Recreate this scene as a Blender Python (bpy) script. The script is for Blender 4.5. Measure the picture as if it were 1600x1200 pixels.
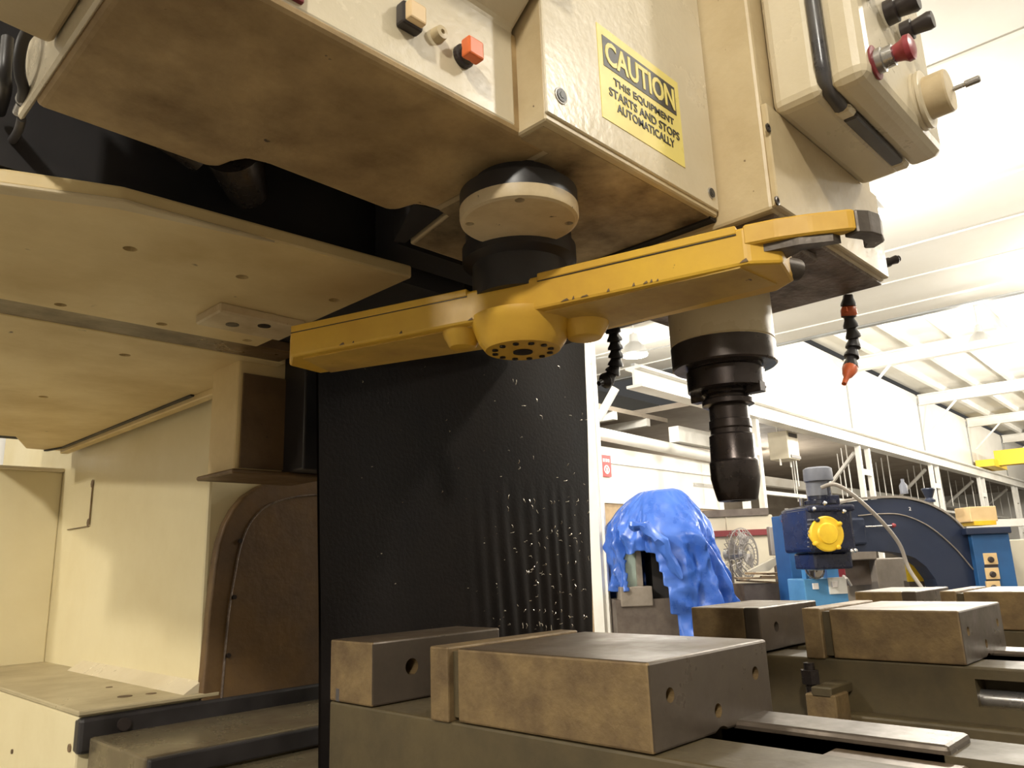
import bpy, bmesh, math, random
import numpy as np
from mathutils import Vector, Matrix, noise as mnoise

for o in list(bpy.data.objects): bpy.data.objects.remove(o)
scene = bpy.context.scene
COL = scene.collection
PI = math.pi
EYE = 1.25                      # camera height above the workshop floor; z below is counted from the camera

# ------------------------------------------------------------------ camera
FPX = 1200.0                    # focal length in pixels of the 1600 x 1200 frame
zc = Vector((-180, 5100, -1200)).normalized()
xc = Vector((1205, -260, -1200)); xc = (xc - zc * xc.dot(zc)).normalized()
yc = zc.cross(xc)
MW = Matrix((xc, yc, zc))       # camera axes -> world axes (X along the machine table, Y towards its column)
cam_d = bpy.data.cameras.new('camera'); cam = bpy.data.objects.new('camera', cam_d); COL.objects.link(cam)
cam_d.sensor_fit = 'HORIZONTAL'; cam_d.sensor_width = 36.0; cam_d.lens = 36.0 * FPX / 1600.0
cam_d.clip_start = 0.01; cam_d.clip_end = 300
m4 = MW.to_4x4(); m4.translation = (0, 0, EYE); cam.matrix_world = m4
scene.camera = cam

# ------------------------------------------------------------------ world, light, exposure
W = bpy.data.worlds.new('hall_air'); scene.world = W; W.use_nodes = True
bg = W.node_tree.nodes['Background']; bg.inputs[0].default_value = (1.0, 0.97, 0.92, 1); bg.inputs[1].default_value = 0.12
scene.view_settings.view_transform = 'Standard'; scene.view_settings.look = 'None'
scene.view_settings.gamma = 1.0; scene.view_settings.use_curve_mapping = False
scene.view_settings.exposure = -0.75
LAMP_W = 520.0
# high-bay lamps of the hall (x, y, z from the camera), hung under the roof; some are unseen, added as fill
LAMPS = [(3.2, -2.6, 3.0, .78, 'in front of the machine'), (-3.0, -1.9, 3.0, 2.1, 'to the left of the machine'), (-5.0, 2.6, 2.9, 1.5, 'added as unseen fill, farther left behind the ledge'), (8.5, -2.2, 3.0, .8, 'over the open floor'),
         (7.0, 2.2, 3.0, 1.1, 'above the navy machine'), (11.6, .5, 3.1, 1.2, 'added to brighten the ceiling, just before the lattice girder'),
         (15.5, 3.2, 3.6, 2.2, 'in the first ribbed bay near the runway'), (15.5, -2.5, 3.6, 2.2, 'in the first ribbed bay far from the runway'),
         (21.5, 3.0, 3.6, 2.2, 'in the second ribbed bay near the runway'), (21.5, -2.5, 3.6, 2.2, 'in the second ribbed bay far from the runway'),
         (28.0, 2.5, 3.6, 2.2, 'before the yellow crane bridge'), (34.0, 2.0, 3.6, 2.2, 'behind the yellow crane bridge'),
         (2.0, 5.2, 3.0, 3.0, 'behind the machine column'), (9.3, 6.4, 3.0, .8, 'over the partition beside the white post'), (19.0, 9.6, 2.2, 1.3, 'added to brighten the side aisle behind the columns')]

# ------------------------------------------------------------------ geometry helpers
def ray(px, py): return MW @ Vector((px - 800, 600 - py, -FPX))
def at(px, py, **k):
    r = ray(px, py); (a, v), = k.items(); return r * (v / r['xyz'.index(a)])
def dp(px, py, D): return ray(px, py) * (D / FPX)

BM = bmesh.new
def add(bm, vs, fs):
    vv = [bm.verts.new(v) for v in vs]
    for f in fs:
        try: bm.faces.new([vv[i] for i in f])
        except ValueError: pass
    return vv
def box(bm, x0, x1, y0, y1, z0, z1, bev=0, seg=2):
    t = bmesh.new()
    add(t, [(x, y, z) for x in (x0, x1) for y in (y0, y1) for z in (z0, z1)],
        [(0, 1, 3, 2), (4, 6, 7, 5), (0, 4, 5, 1), (2, 3, 7, 6), (0, 2, 6, 4), (1, 5, 7, 3)])
    if bev: bmesh.ops.bevel(t, geom=t.edges[:], offset=bev, segments=seg, affect='EDGES', profile=0.5)
    merge(bm, t); return bm
def merge(bm, t):
    bmesh.ops.recalc_face_normals(t, faces=t.faces[:])
    me = bpy.data.meshes.new('tmp'); t.to_mesh(me); t.free(); bm.from_mesh(me); bpy.data.meshes.remove(me)
def prism(bm, pts, vec, bev=0, seg=2):
    t = bmesh.new(); n = len(pts); v = Vector(vec)
    a = [Vector(p) for p in pts]
    add(t, a + [p + v for p in a], [tuple(range(n)), tuple(range(2 * n - 1, n - 1, -1))] + [(i, (i + 1) % n, n + (i + 1) % n, n + i) for i in range(n)])
    bmesh.ops.recalc_face_normals(t, faces=t.faces[:])
    if bev: bmesh.ops.bevel(t, geom=t.edges[:], offset=bev, segments=seg, affect='EDGES', profile=0.5)
    merge(bm, t); return bm
def frame_of(d):
    d = Vector(d).normalized(); u = Vector((0, 0, 1)) if abs(d.z) < .9 else Vector((1, 0, 0))
    a = d.cross(u).normalized(); return a, a.cross(d).normalized(), d
def lathe(bm, base, direc, prof, seg=32, cap=True):
    a, b, d = frame_of(direc); base = Vector(base); t = bmesh.new(); rings = []
    for r, h in prof:
        rings.append([t.verts.new(base + d * h + (a * math.cos(2 * PI * i / seg) + b * math.sin(2 * PI * i / seg)) * max(r, 1e-5)) for i in range(seg)])
    for q in range(len(rings) - 1):
        for i in range(seg): t.faces.new((rings[q][i], rings[q][(i + 1) % seg], rings[q + 1][(i + 1) % seg], rings[q + 1][i]))
    if cap: t.faces.new(rings[0][::-1]); t.faces.new(rings[-1])
    merge(bm, t); return bm
def cyl(bm, p0, p1, r0, r1=None, seg=24):
    p0 = Vector(p0); p1 = Vector(p1)
    return lathe(bm, p0, p1 - p0, [(r0, 0), (r0 if r1 is None else r1, (p1 - p0).length)], seg)
def tube(bm, pts, r, seg=10):
    pts = [Vector(p) for p in pts]; t = bmesh.new(); rings = []
    d0 = (pts[1] - pts[0]).normalized(); a, b, _ = frame_of(d0)
    for i, p in enumerate(pts):
        d = (pts[min(i + 1, len(pts) - 1)] - pts[max(i - 1, 0)]).normalized()
        a = (a - d * a.dot(d)).normalized(); b = d.cross(a)
        rr = r[i] if isinstance(r, (list, tuple)) else r
        rings.append([t.verts.new(p + (a * math.cos(2 * PI * k / seg) + b * math.sin(2 * PI * k / seg)) * rr) for k in range(seg)])
    for q in range(len(rings) - 1):
        for k in range(seg): t.faces.new((rings[q][k], rings[q][(k + 1) % seg], rings[q + 1][(k + 1) % seg], rings[q + 1][k]))
    t.faces.new(rings[0][::-1]); t.faces.new(rings[-1]); merge(bm, t); return bm
def spline(pts, n=8):
    pts = [Vector(p) for p in pts]; out = []
    for i in range(len(pts) - 1):
        p0, p1, p2, p3 = pts[max(i - 1, 0)], pts[i], pts[i + 1], pts[min(i + 2, len(pts) - 1)]
        for k in range(n):
            t = k / n
            out.append(.5 * ((2 * p1) + (p2 - p0) * t + (2 * p0 - 5 * p1 + 4 * p2 - p3) * t * t + (3 * p1 - p0 - 3 * p2 + p3) * t ** 3))
    return out + [pts[-1]]

ORG = {}                        # world origin of every thing, so that parts can be given in world coordinates
def thing(name, label, cat, loc=(0, 0, 0), group=None):
    o = bpy.data.objects.new(name, None); o.empty_display_size = .05; COL.objects.link(o); o.location = loc
    o['label'] = label; o['category'] = cat
    if group: o['group'] = group
    ORG[o.name] = Vector(loc); return o
def obj(name, bm, mat, parent=None, smooth=None, label=None, kind=None):
    me = bpy.data.meshes.new(name)
    off = ORG[parent.name] if parent else None
    if parent is None:          # a thing of one mesh: origin at the middle of its base
        xs = [v.co for v in bm.verts]
        off = Vector(((min(v.x for v in xs) + max(v.x for v in xs)) / 2, (min(v.y for v in xs) + max(v.y for v in xs)) / 2, min(v.z for v in xs)))
    bmesh.ops.translate(bm, verts=bm.verts[:], vec=-off)
    if smooth is not None:
        for f in bm.faces: f.smooth = True
        for e in bm.edges:
            if len(e.link_faces) == 2 and e.calc_face_angle(0) > math.radians(smooth): e.smooth = False
    bm.to_mesh(me); bm.free(); me.materials.append(M[mat])
    o = bpy.data.objects.new(name, me); COL.objects.link(o)
    if parent: o.parent = parent
    else: o.location = off
    ORG[o.name] = off
    if label: o['label'] = label
    if kind: o['kind'] = kind
    return o
def tag(o, label, cat, group=None):
    o['label'] = label; o['category'] = cat
    if group: o['group'] = group
    return o
def struct(name, bm, mat, parent=None, label=None, smooth=None):
    o = obj(name, bm, mat, parent, smooth)
    if not parent: o['kind'] = 'structure'
    if label: o['label'] = label
    return o
def cut(o, cutter):
    """drill real holes: boolean difference, applied at once"""
    me = bpy.data.meshes.new('cutter'); bmesh.ops.translate(cutter, verts=cutter.verts[:], vec=-ORG[o.name]); cutter.to_mesh(me); cutter.free()
    c = bpy.data.objects.new('cutter', me); COL.objects.link(c)
    c.matrix_world = Matrix.Translation(o.location if not o.parent else Vector((0, 0, 0)))
    par = o.parent; loc = o.location.copy(); o.parent = None; o.location = (0, 0, 0); c.matrix_world = Matrix.Identity(4)
    md = o.modifiers.new('drill', 'BOOLEAN'); md.operation = 'DIFFERENCE'; md.object = c; md.solver = 'EXACT'
    bpy.context.view_layer.update()
    ev = o.evaluated_get(bpy.context.evaluated_depsgraph_get()); new = bpy.data.meshes.new_from_object(ev)
    o.modifiers.clear(); old = o.data; o.data = new; new.name = old.name; bpy.data.meshes.remove(old)
    if not new.materials: pass
    bpy.data.objects.remove(c); bpy.data.meshes.remove(me); o.parent = par; o.location = loc
    return o
def copy_tree(o, parent=None):
    c = o.copy(); COL.objects.link(c); c.parent = parent
    for ch in [x for x in bpy.data.objects if x.parent == o]: copy_tree(ch, c)
    return c
def text_bm(s, size, origin, xdir, ydir, align='CENTER', depth=.0004, bold=0.0, width=None, capheight=None):
    cu = bpy.data.curves.new('t', 'FONT'); cu.body = s; cu.size = size; cu.align_x = align; cu.align_y = 'CENTER'; cu.extrude = depth; cu.offset = bold; cu.resolution_u = 3
    t = bpy.data.objects.new('t', cu); COL.objects.link(t); bpy.context.view_layer.update()
    me = bpy.data.meshes.new_from_object(t.evaluated_get(bpy.context.evaluated_depsgraph_get()))
    bpy.data.objects.remove(t); bpy.data.curves.remove(cu)
    b = bmesh.new(); b.from_mesh(me); bpy.data.meshes.remove(me)
    x = Vector(xdir).normalized(); y = Vector(ydir).normalized(); z = x.cross(y)
    sx = sy = 1.0
    if width:
        xs = [v.co.x for v in b.verts]; sx = width / (max(xs) - min(xs))
    ys_ = [v.co.y for v in b.verts]; y0 = (max(ys_) + min(ys_)) / 2; xs = [v.co.x for v in b.verts]; x0 = (max(xs) + min(xs)) / 2 if align == 'CENTER' else 0
    if capheight: sy = capheight / (max(ys_) - min(ys_))
    for v in b.verts: v.co = Vector(origin) + x * (v.co.x - x0) * sx + y * (v.co.y - y0) * sy + z * v.co.z
    return b

# ------------------------------------------------------------------ materials
M = {}
def mat(name, base, dirt=None, amt=.5, scale=6, rough=.5, metal=0, bump=0, bscale=60, speck=None, speckamt=.1, spscale=45, stretch=(1, 1, 1), emit=0, rvar=.15, spec=.5):
    m = bpy.data.materials.new(name); m.use_nodes = True; nt = m.node_tree; N = nt.nodes; L = nt.links
    p = N['Principled BSDF']; p.inputs['Roughness'].default_value = rough; p.inputs['Metallic'].default_value = metal
    p.inputs['Specular IOR Level'].default_value = spec
    p.inputs['Base Color'].default_value = (*base, 1)
    tc = N.new('ShaderNodeTexCoord'); mp = N.new('ShaderNodeMapping'); mp.inputs['Scale'].default_value = stretch
    L.new(tc.outputs['Object'], mp.inputs['Vector'])
    if emit:
        p.inputs['Emission Color'].default_value = (*base, 1); p.inputs['Emission Strength'].default_value = emit
    col = None
    if dirt:
        n = N.new('ShaderNodeTexNoise'); n.inputs['Scale'].default_value = scale; n.inputs['Detail'].default_value = 7; n.inputs['Roughness'].default_value = .62
        L.new(mp.outputs[0], n.inputs['Vector'])
        r = N.new('ShaderNodeValToRGB'); c = .62 - .24 * amt
        r.color_ramp.elements[0].position = max(c - .14, 0); r.color_ramp.elements[1].position = min(c + .2, 1)
        r.color_ramp.elements[0].color = (*base, 1); r.color_ramp.elements[1].color = (*dirt, 1)
        L.new(n.outputs['Fac'], r.inputs['Fac']); col = r.outputs[0]
        mr = N.new('ShaderNodeMapRange'); mr.inputs[1].default_value = .3; mr.inputs[2].default_value = .7
        mr.inputs[3].default_value = max(rough - rvar, .05); mr.inputs[4].default_value = min(rough + rvar, 1)
        L.new(n.outputs['Fac'], mr.inputs[0]); L.new(mr.outputs[0], p.inputs['Roughness'])
    if speck:
        n2 = N.new('ShaderNodeTexNoise'); n2.inputs['Scale'].default_value = spscale; n2.inputs['Detail'].default_value = 3
        L.new(mp.outputs[0], n2.inputs['Vector'])
        r2 = N.new('ShaderNodeValToRGB'); r2.color_ramp.elements[0].position = .72 - speckamt; r2.color_ramp.elements[1].position = .76 - speckamt
        L.new(n2.outputs['Fac'], r2.inputs['Fac'])
        mx = N.new('ShaderNodeMix'); mx.data_type = 'RGBA'; mx.inputs['B'].default_value = (*speck, 1)
        if col: L.new(col, mx.inputs['A'])
        else: mx.inputs['A'].default_value = (*base, 1)
        L.new(r2.outputs[0], mx.inputs['Factor']); col = mx.outputs['Result']
    if col: L.new(col, p.inputs['Base Color'])
    if bump:
        nb = N.new('ShaderNodeTexNoise'); nb.inputs['Scale'].default_value = bscale; nb.inputs['Detail'].default_value = 4
        L.new(mp.outputs[0], nb.inputs['Vector']); b = N.new('ShaderNodeBump'); b.inputs['Strength'].default_value = bump; b.inputs['Distance'].default_value = .004
        L.new(nb.outputs['Fac'], b.inputs['Height']); L.new(b.outputs[0], p.inputs['Normal'])
    M[name] = m; return m

mat('cream', (.60, .49, .30), (.43, .32, .17), .42, 5, .38, bump=.12, bscale=90, speck=(.13, .08, .04), speckamt=-.02, spscale=110)
mat('cream_clean', (.69, .605, .44), (.60, .51, .34), .45, 4, .33, bump=.1, bscale=120)
mat('cream_grimy', (.50, .35, .165), (.19, .115, .045), .62, 9, .5, bump=.22, bscale=70, speck=(.06, .035, .02), speckamt=-.01, spscale=70)
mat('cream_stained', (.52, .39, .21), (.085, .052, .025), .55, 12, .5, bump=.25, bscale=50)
mat('oil_stain', (.15, .088, .038), (.075, .042, .018), .5, 12, .35, bump=.2, bscale=50)
mat('cream_brown', (.18, .105, .042), (.10, .056, .022), .75, 9, .5, bump=.2, bscale=60, speck=(.05, .03, .02), speckamt=-.01, spscale=80)  # darkened to carry shade on the column guard and bracket face
mat('wall_paint', (.76, .67, .43), (.69, .59, .35), .4, 3, .45, bump=.05, bscale=60)
mat('plate_paint', (.72, .56, .28), (.56, .41, .18), .5, 5, .45, bump=.08, bscale=80, speck=(.10, .05, .02), speckamt=-.02, spscale=30)  # base lifted to stand in for light bounced onto the underplates
mat('pale_cap', (.66, .54, .34), (.44, .32, .17), .4, 12, .42, bump=.1, speck=(.06, .04, .03), speckamt=.0, spscale=90)
mat('ledge_top', (.44, .37, .23), (.33, .27, .16), .5, 5, .4)
mat('black_rubber', (.016, .014, .014), (.035, .03, .03), .5, 10, .45)
mat('dark_void', (.012, .011, .013), (.03, .025, .022), .5, 8, .7)  # near-black for the shade inside gaps, and for dark seams
mat('oily_steel', (.10, .085, .075), (.05, .036, .03), .6, 14, .32, metal=.55, bump=.12)
mat('oily_cast', (.20, .145, .105), (.085, .06, .045), .55, 30, .45, metal=.15, bump=.7, bscale=110)
mat('tool_steel', (.060, .050, .048), (.035, .026, .022), .55, 18, .3, metal=.75, bump=.05)
mat('bright_steel', (.55, .54, .53), (.38, .36, .34), .4, 20, .28, metal=.9)
mat('yellow_arm', (.72, .44, .045), (.55, .30, .03), .45, 6, .4, bump=.06, speck=(.10, .06, .02), speckamt=-.03, spscale=70)
mat('yellow_worn', (.68, .43, .075), (.42, .26, .07), .6, 9, .45, bump=.1, speck=(.09, .05, .02), speckamt=-.01, spscale=60)
mat('worn_finger', (.13, .11, .09), (.07, .055, .045), .5, 25, .4, metal=.5, bump=.2)
mat('curtain', (.0085, .0072, .0072), (.020, .015, .012), .5, 3, .55, bump=.12, bscale=160, rvar=.08, spec=.09)
mat('vise_rust', (.215, .145, .065), (.105, .066, .03), .55, 26, .5, metal=.2, bump=.2, bscale=160)
mat('vise_ground', (.10, .078, .058), (.065, .048, .033), .5, 16, .38, metal=.45, bump=.06)
mat('vise_top', (.125, .088, .053), (.085, .058, .033), .5, 10, .4, metal=.4, bump=.06)
mat('vise_body', (.092, .068, .031), (.052, .038, .017), .55, 9, .55, metal=.1, bump=.15)
mat('table_steel', (.16, .13, .11), (.11, .08, .06), .5, 10, .36, metal=.5, bump=.08)
mat('way_cover', (.20, .165, .10), (.09, .065, .04), .55, 6, .3, metal=.3)
mat('sticker', (.90, .76, .20), (.84, .70, .22), .4, 20, .35)
mat('ink', (.022, .021, .02), rough=.4)
mat('chip', (.80, .74, .62), rough=.25, metal=.8)
mat('orange_plastic', (.78, .17, .045), rough=.35)
mat('cream_lens', (.80, .58, .32), rough=.3)
mat('dark_plastic', (.03, .022, .02), rough=.4)
mat('red_knob', (.30, .04, .05), rough=.3)
mat('orange_nozzle', (.62, .13, .035), (.4, .07, .02), .4, 30, .4)
mat('grey_gasket', (.045, .043, .048), (.12, .11, .10), .4, 12, .35)
# hall
mat('hall_white', (.80, .78, .73), (.74, .71, .65), .4, .6, .6)
mat('hall_ceiling', (.80, .78, .72), (.74, .71, .63), .4, .5, .7)
mat('steel_white', (.80, .79, .75), (.70, .67, .61), .4, 1.5, .45)
mat('steel_grey', (.36, .37, .37), (.28, .28, .27), .4, 2, .5)
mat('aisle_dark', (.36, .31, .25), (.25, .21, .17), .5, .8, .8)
mat('concrete', (.17, .155, .135), (.11, .10, .085), .5, .7, .55)
mat('tarp', (.030, .10, .43), (.06, .16, .56), .5, 3, .33, bump=.5, bscale=9)
mat('navy', (.012, .020, .048), (.018, .026, .055), .5, 3, .42)
mat('navy_gloss', (.006, .008, .024), (.011, .015, .04), .5, 6, .25)
mat('blue_paint', (.022, .10, .27), (.018, .075, .2), .4, 3, .4)
mat('sky_blue', (.09, .29, .56), (.07, .24, .48), .4, 4, .4)
mat('grey_paint', (.17, .18, .22), (.12, .125, .15), .4, 5, .45)
mat('pale_green', (.32, .40, .36), (.25, .31, .28), .4, 4, .5)
mat('old_iron', (.16, .13, .11), (.09, .07, .06), .5, 5, .5, metal=.2)
mat('iron_light', (.30, .26, .22), (.2, .17, .14), .5, 5, .45, metal=.2)
mat('yellow_cap', (.88, .60, .03), (.75, .45, .02), .5, 8, .45)
mat('crane_yellow', (.90, .62, .05), rough=.45)
mat('cnc_cream', (.66, .60, .47), (.58, .52, .4), .4, 2, .45)
mat('maroon', (.20, .025, .03), rough=.5)
mat('cardboard', (.42, .31, .19), (.3, .21, .12), .5, 6, .8)
mat('scrap_wood', (.20, .13, .07), (.10, .065, .035), .5, 10, .7)
mat('beige_wood', (.72, .52, .27), (.62, .43, .21), .4, 5, .6)
mat('sign_red', (.62, .03, .03), rough=.45)
mat('sign_white', (.85, .80, .78), rough=.5)
mat('cable_grey', (.26, .23, .20), rough=.5)
mat('fan_grey', (.30, .28, .27), rough=.4, metal=.4)
mat('lamp_glass', (1.0, .96, .88), rough=.4, emit=14)
mat('lamp_case', (.55, .55, .55), rough=.4, metal=.5)
mat('window_glass', (.78, .78, .76), rough=.15)

# ================================================================== THE HALL (its axes are turned 2.4 degrees against the machine's)
TH = math.radians(2.4); RB = Matrix.Rotation(TH, 4, 'Z')
def hall(bm): bmesh.ops.transform(bm, matrix=RB, verts=bm.verts[:]); return bm
def inhall(p): return RB.inverted() @ Vector(p)
FL = -EYE
YB = 5.7                                                   # line of columns under the crane runway
COLX = [12.5, 18.45, 24.5, 30.5, 36.5]
CEIL_N, CEIL_F = 3.55, 4.35
b = BM(); box(b, -13, 46, -13, 13, FL - .2, FL); struct('floor', hall(b), 'concrete')
b = BM(); box(b, -13.2, -13, -13, 13, FL, 5); struct('wall_left', hall(b), 'hall_white')
b = BM(); box(b, -13, 46, -13.2, -13, FL, 5); struct('wall_front', hall(b), 'hall_white')
b = BM(); box(b, 46, 46.2, -13, 13, FL, 5); struct('wall_right', hall(b), 'hall_white')
b = BM(); box(b, -13, 46, 13, 13.2, FL, 5); struct('wall_back', hall(b), 'hall_white')
b = BM(); box(b, 12.5, 46, YB + .16, YB + .24, 2.45, CEIL_F + .1); w_up = struct('wall_upper', hall(b), 'hall_white')
for i, x in enumerate(COLX):                               # joints of the wall cladding at every column
    b = BM(); box(b, x - .03, x + .03, YB + .13, YB + .17, 2.67, CEIL_F); obj('wall_joint_strip', hall(b), 'steel_grey', w_up)
b = BM(); box(b, -13, 12.6, -13, 13, CEIL_N, CEIL_N + .1); c_near = struct('ceiling', hall(b), 'hall_ceiling')
for x in (2.4, 3.6, 4.8, 6.0, 7.2, 8.4, 9.6, 10.8, 12.0):  # joint battens of the panelled ceiling
    b = BM(); box(b, x - .02, x + .02, -13, 13, CEIL_N - .018, CEIL_N); obj('ceiling_batten', hall(b), 'steel_white', c_near)
b = BM(); box(b, 12.6, 46, -13, YB + .2, CEIL_F + .26, CEIL_F + .36); c_far = struct('ceiling_ribbed', hall(b), 'hall_ceiling')
for k in range(13):                                        # purlins along the roof
    y = YB - .55 - k * .85
    b = BM(); box(b, 12.6, 46, y - .05, y + .05, CEIL_F + .08, CEIL_F + .26); obj('purlin', hall(b), 'steel_white', c_far)
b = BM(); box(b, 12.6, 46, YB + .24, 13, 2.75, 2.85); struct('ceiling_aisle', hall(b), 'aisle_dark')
# roof girders: bottom flange, web, top flange
for x in COLX[1:]:
    g = BM(); box(g, x - .11, x + .11, -13, YB + .1, CEIL_F - .22, CEIL_F - .18); box(g, x - .02, x + .02, -13, YB + .1, CEIL_F - .18, CEIL_F + .05)
    box(g, x - .11, x + .11, -13, YB + .1, CEIL_F + .05, CEIL_F + .09); struct('roof_girder', hall(g), 'steel_white')
    g = BM(); prism(g, [(x - .03, YB - .9, CEIL_F - .2), (x - .03, YB - .83, CEIL_F - .2), (x - .03, YB + .02, CEIL_F - 1.02), (x - .03, YB - .05, CEIL_F - 1.02)], (.06, 0, 0))
    struct('knee_brace', hall(g), 'steel_white')
# lattice girder where the panelled ceiling ends
g = BM(); box(g, 12.62, 12.74, -13, 12.9, CEIL_N - .02, CEIL_N + .07); tr = struct('lattice_girder', hall(g), 'steel_grey')
g = BM(); box(g, 12.66, 12.7, -13, 12.9, CEIL_N + .4, CEIL_N + .45); obj('top_chord', hall(g), 'steel_white', tr)
for k in range(44):
    y = -13 + k * .58
    g = BM(); prism(g, [(12.67, y, CEIL_N + .05), (12.67, y + .04, CEIL_N + .05), (12.67, y + .33, CEIL_N + .41), (12.67, y + .29, CEIL_N + .41)], (.03, 0, 0)); obj('lattice_bar', hall(g), 'steel_white', tr)
b = BM(); box(b, 12.58, 12.62, -13, 13, CEIL_N + .1, 5.2); struct('wall_bulkhead', hall(b), 'hall_white')
# crane runway beam on its columns
g = BM(); box(g, 9.0, 45.5, YB - .13, YB + .13, 2.63, 2.67); box(g, 9.0, 45.5, YB - .02, YB + .02, 2.40, 2.63); box(g, 9.0, 45.5, YB - .13, YB + .13, 2.36, 2.40)
rb = struct('crane_runway_beam', hall(g), 'steel_white')
g = BM(); box(g, 9.0, 45.5, YB - .03, YB + .03, 2.67, 2.71); obj('rail', hall(g), 'steel_grey', rb)
for x in COLX:
    root = None
    g = BM(); box(g, x - .38, x - .27, YB - .05, YB + .05, FL, 2.36)
    root = struct('column', hall(g), 'steel_white')
    g = BM(); box(g, x + .27, x + .38, YB - .05, YB + .05, FL, 2.36); obj('post', hall(g), 'steel_white', root)
    for z in (-.6, .55, 1.7):
        g = BM(); box(g, x - .28, x + .28, YB - .055, YB - .03, z, z + .13); obj('batten_plate', hall(g), 'steel_white', root)
# side aisle behind the columns: secondary beam, hangers, braces, pipe
g = BM(); box(g, 12.8, 45, 8.3, 8.5, 1.75, 1.98); struct('aisle_beam', hall(g), 'steel_white')
g = BM(); box(g, 12.8, 45, 7.0, 7.12, 1.28, 1.36); struct('pipe_rack', hall(g), 'steel_white')
for k in range(26):
    x = 13.4 + k * 1.12
    g = BM(); cyl(g, (x, 6.6 + (k % 3) * .5, 1.2 + .25 * (k % 2)), (x, 6.6 + (k % 3) * .5, 2.76), .015, seg=8); struct('hanger_rod', hall(g), 'steel_white')
for x in COLX:
    for s in (1,):
        g = BM(); tube(g, [(x + .5, YB + .35, 2.3), (x + 2.6, YB + 2.2, 1.3)], .05, 6); struct('aisle_brace', hall(g), 'steel_white')
# aisle partition with pipe along its top
b = BM(); box(b, 7.6, 13.7, 7.0, 7.1, .93, 1.78); pw = struct('wall_partition', hall(b), 'hall_white')
b = BM(); box(b, 7.6, 13.7, 6.99, 7.1, .89, .93); obj('rail_strip', hall(b), 'steel_white', pw)
b = BM(); box(b, 7.6, 13.7, 7.02, 7.1, FL, .89); obj('lower_panel', hall(b), 'cardboard', pw)
b = BM(); cyl(b, (7.2, 6.9, 2.0), (14.2, 6.9, 1.86), .10, seg=16); struct('pipe', hall(b), 'steel_white', smooth=50)
b = BM(); box(b, 7.6, 13.7, 6.97, 7.0, 1.52, 1.56); obj('seam_strip', hall(b), 'steel_white', pw)
b = BM(); box(b, 12.0, 13.9, 6.75, 6.95, 2.02, 2.3); struct('duct', hall(b), 'steel_white')
b = BM(); box(b, 13.7, 13.85, 6.95, 7.15, FL, 1.8); struct('partition_post', hall(b), 'steel_white')
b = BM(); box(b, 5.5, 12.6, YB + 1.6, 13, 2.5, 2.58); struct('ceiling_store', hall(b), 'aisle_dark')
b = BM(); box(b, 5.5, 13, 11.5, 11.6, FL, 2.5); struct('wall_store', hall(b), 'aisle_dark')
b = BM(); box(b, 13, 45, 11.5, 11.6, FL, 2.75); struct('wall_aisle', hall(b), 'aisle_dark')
for k in range(6):
    b = BM(); box(b, 6.6 + k * 1.05, 6.72 + k * 1.05, YB + 1.6, 11.5, 2.36, 2.5); struct('store_joist', hall(b), 'steel_white')
# white post with its brace right beside the machine
pb = inhall(dp(932, 800, 8.2)); px_, py_ = pb.x, pb.y
g = BM(); box(g, px_ - .065, px_ + .065, py_ - .065, py_ + .065, FL, CEIL_N); wp = struct('post', hall(g), 'steel_white')
g = BM(); box(g, px_ - .015, px_ + .015, py_ - .10, py_ - .065, FL, CEIL_N); obj('conduit', hall(g), 'steel_white', wp)
a0 = dp(935, 655, 8.1); a1 = dp(962, 606, 8.1)
g = BM(); tube(g, [a0, a1], .045, 6); obj('brace', g, 'steel_white', wp)
# high-bay lamp with its point light below the lens
def bay_lamp(p, k, label):
    x, y, z = p
    t = thing('high_bay_lamp', label, 'lamp', (x, y, z), 'high-bay lamps under the roof')
    g = BM(); lathe(g, (x, y, z), (0, 0, 1), [(.20, .0), (.205, .01), (.15, .13), (.07, .2), (.06, .32), (.02, .34)], 24); obj('housing', g, 'lamp_case', t, 40)
    g = BM(); cyl(g, (x, y, z - .015), (x, y, z - .002), .19, seg=24); obj('lens', g, 'lamp_glass', t, 40)
    top = CEIL_N if x < 12.5 else CEIL_F + .07
    if y > 8 and x > 12.5: top = 2.74
    g = BM(); cyl(g, (x, y, z + .33), (x, y, top), .008, seg=8); obj('suspension_rod', g, 'lamp_case', t)
    ld = bpy.data.lights.new('high_bay_light', 'POINT'); ld.energy = LAMP_W * k; ld.shadow_soft_size = .16; ld.color = (1.0, .945, .84)
    lo = bpy.data.objects.new('high_bay_light', ld); COL.objects.link(lo); lo.location = (0, 0, -.2); lo.parent = t
for x, y, z, k, where in LAMPS:
    bay_lamp((x, y, z), k, 'round grey high-bay lamp ' + where)
# overhead crane bridge, yellow
g = BM(); box(g, 31.2, 31.7, -12, 5.3, 2.78, 3.3); ck = thing('overhead_crane', 'yellow overhead travelling crane bridge on the white runway beam', 'crane', RB @ Vector((31.4, 0, 2.78)))
obj('girder', hall(g), 'crane_yellow', ck)
g = BM(); box(g, 30.4, 32.6, 5.2, YB + .05, 2.715, 2.95); obj('end_carriage', hall(g), 'crane_yellow', ck)
for dx in (-.8, .8):
    g = BM(); cyl(g, (31.5 + dx, YB - .05, 2.82), (31.5 + dx, YB + .05, 2.82), .1, seg=16); obj('wheel', hall(g), 'steel_grey', ck)
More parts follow.
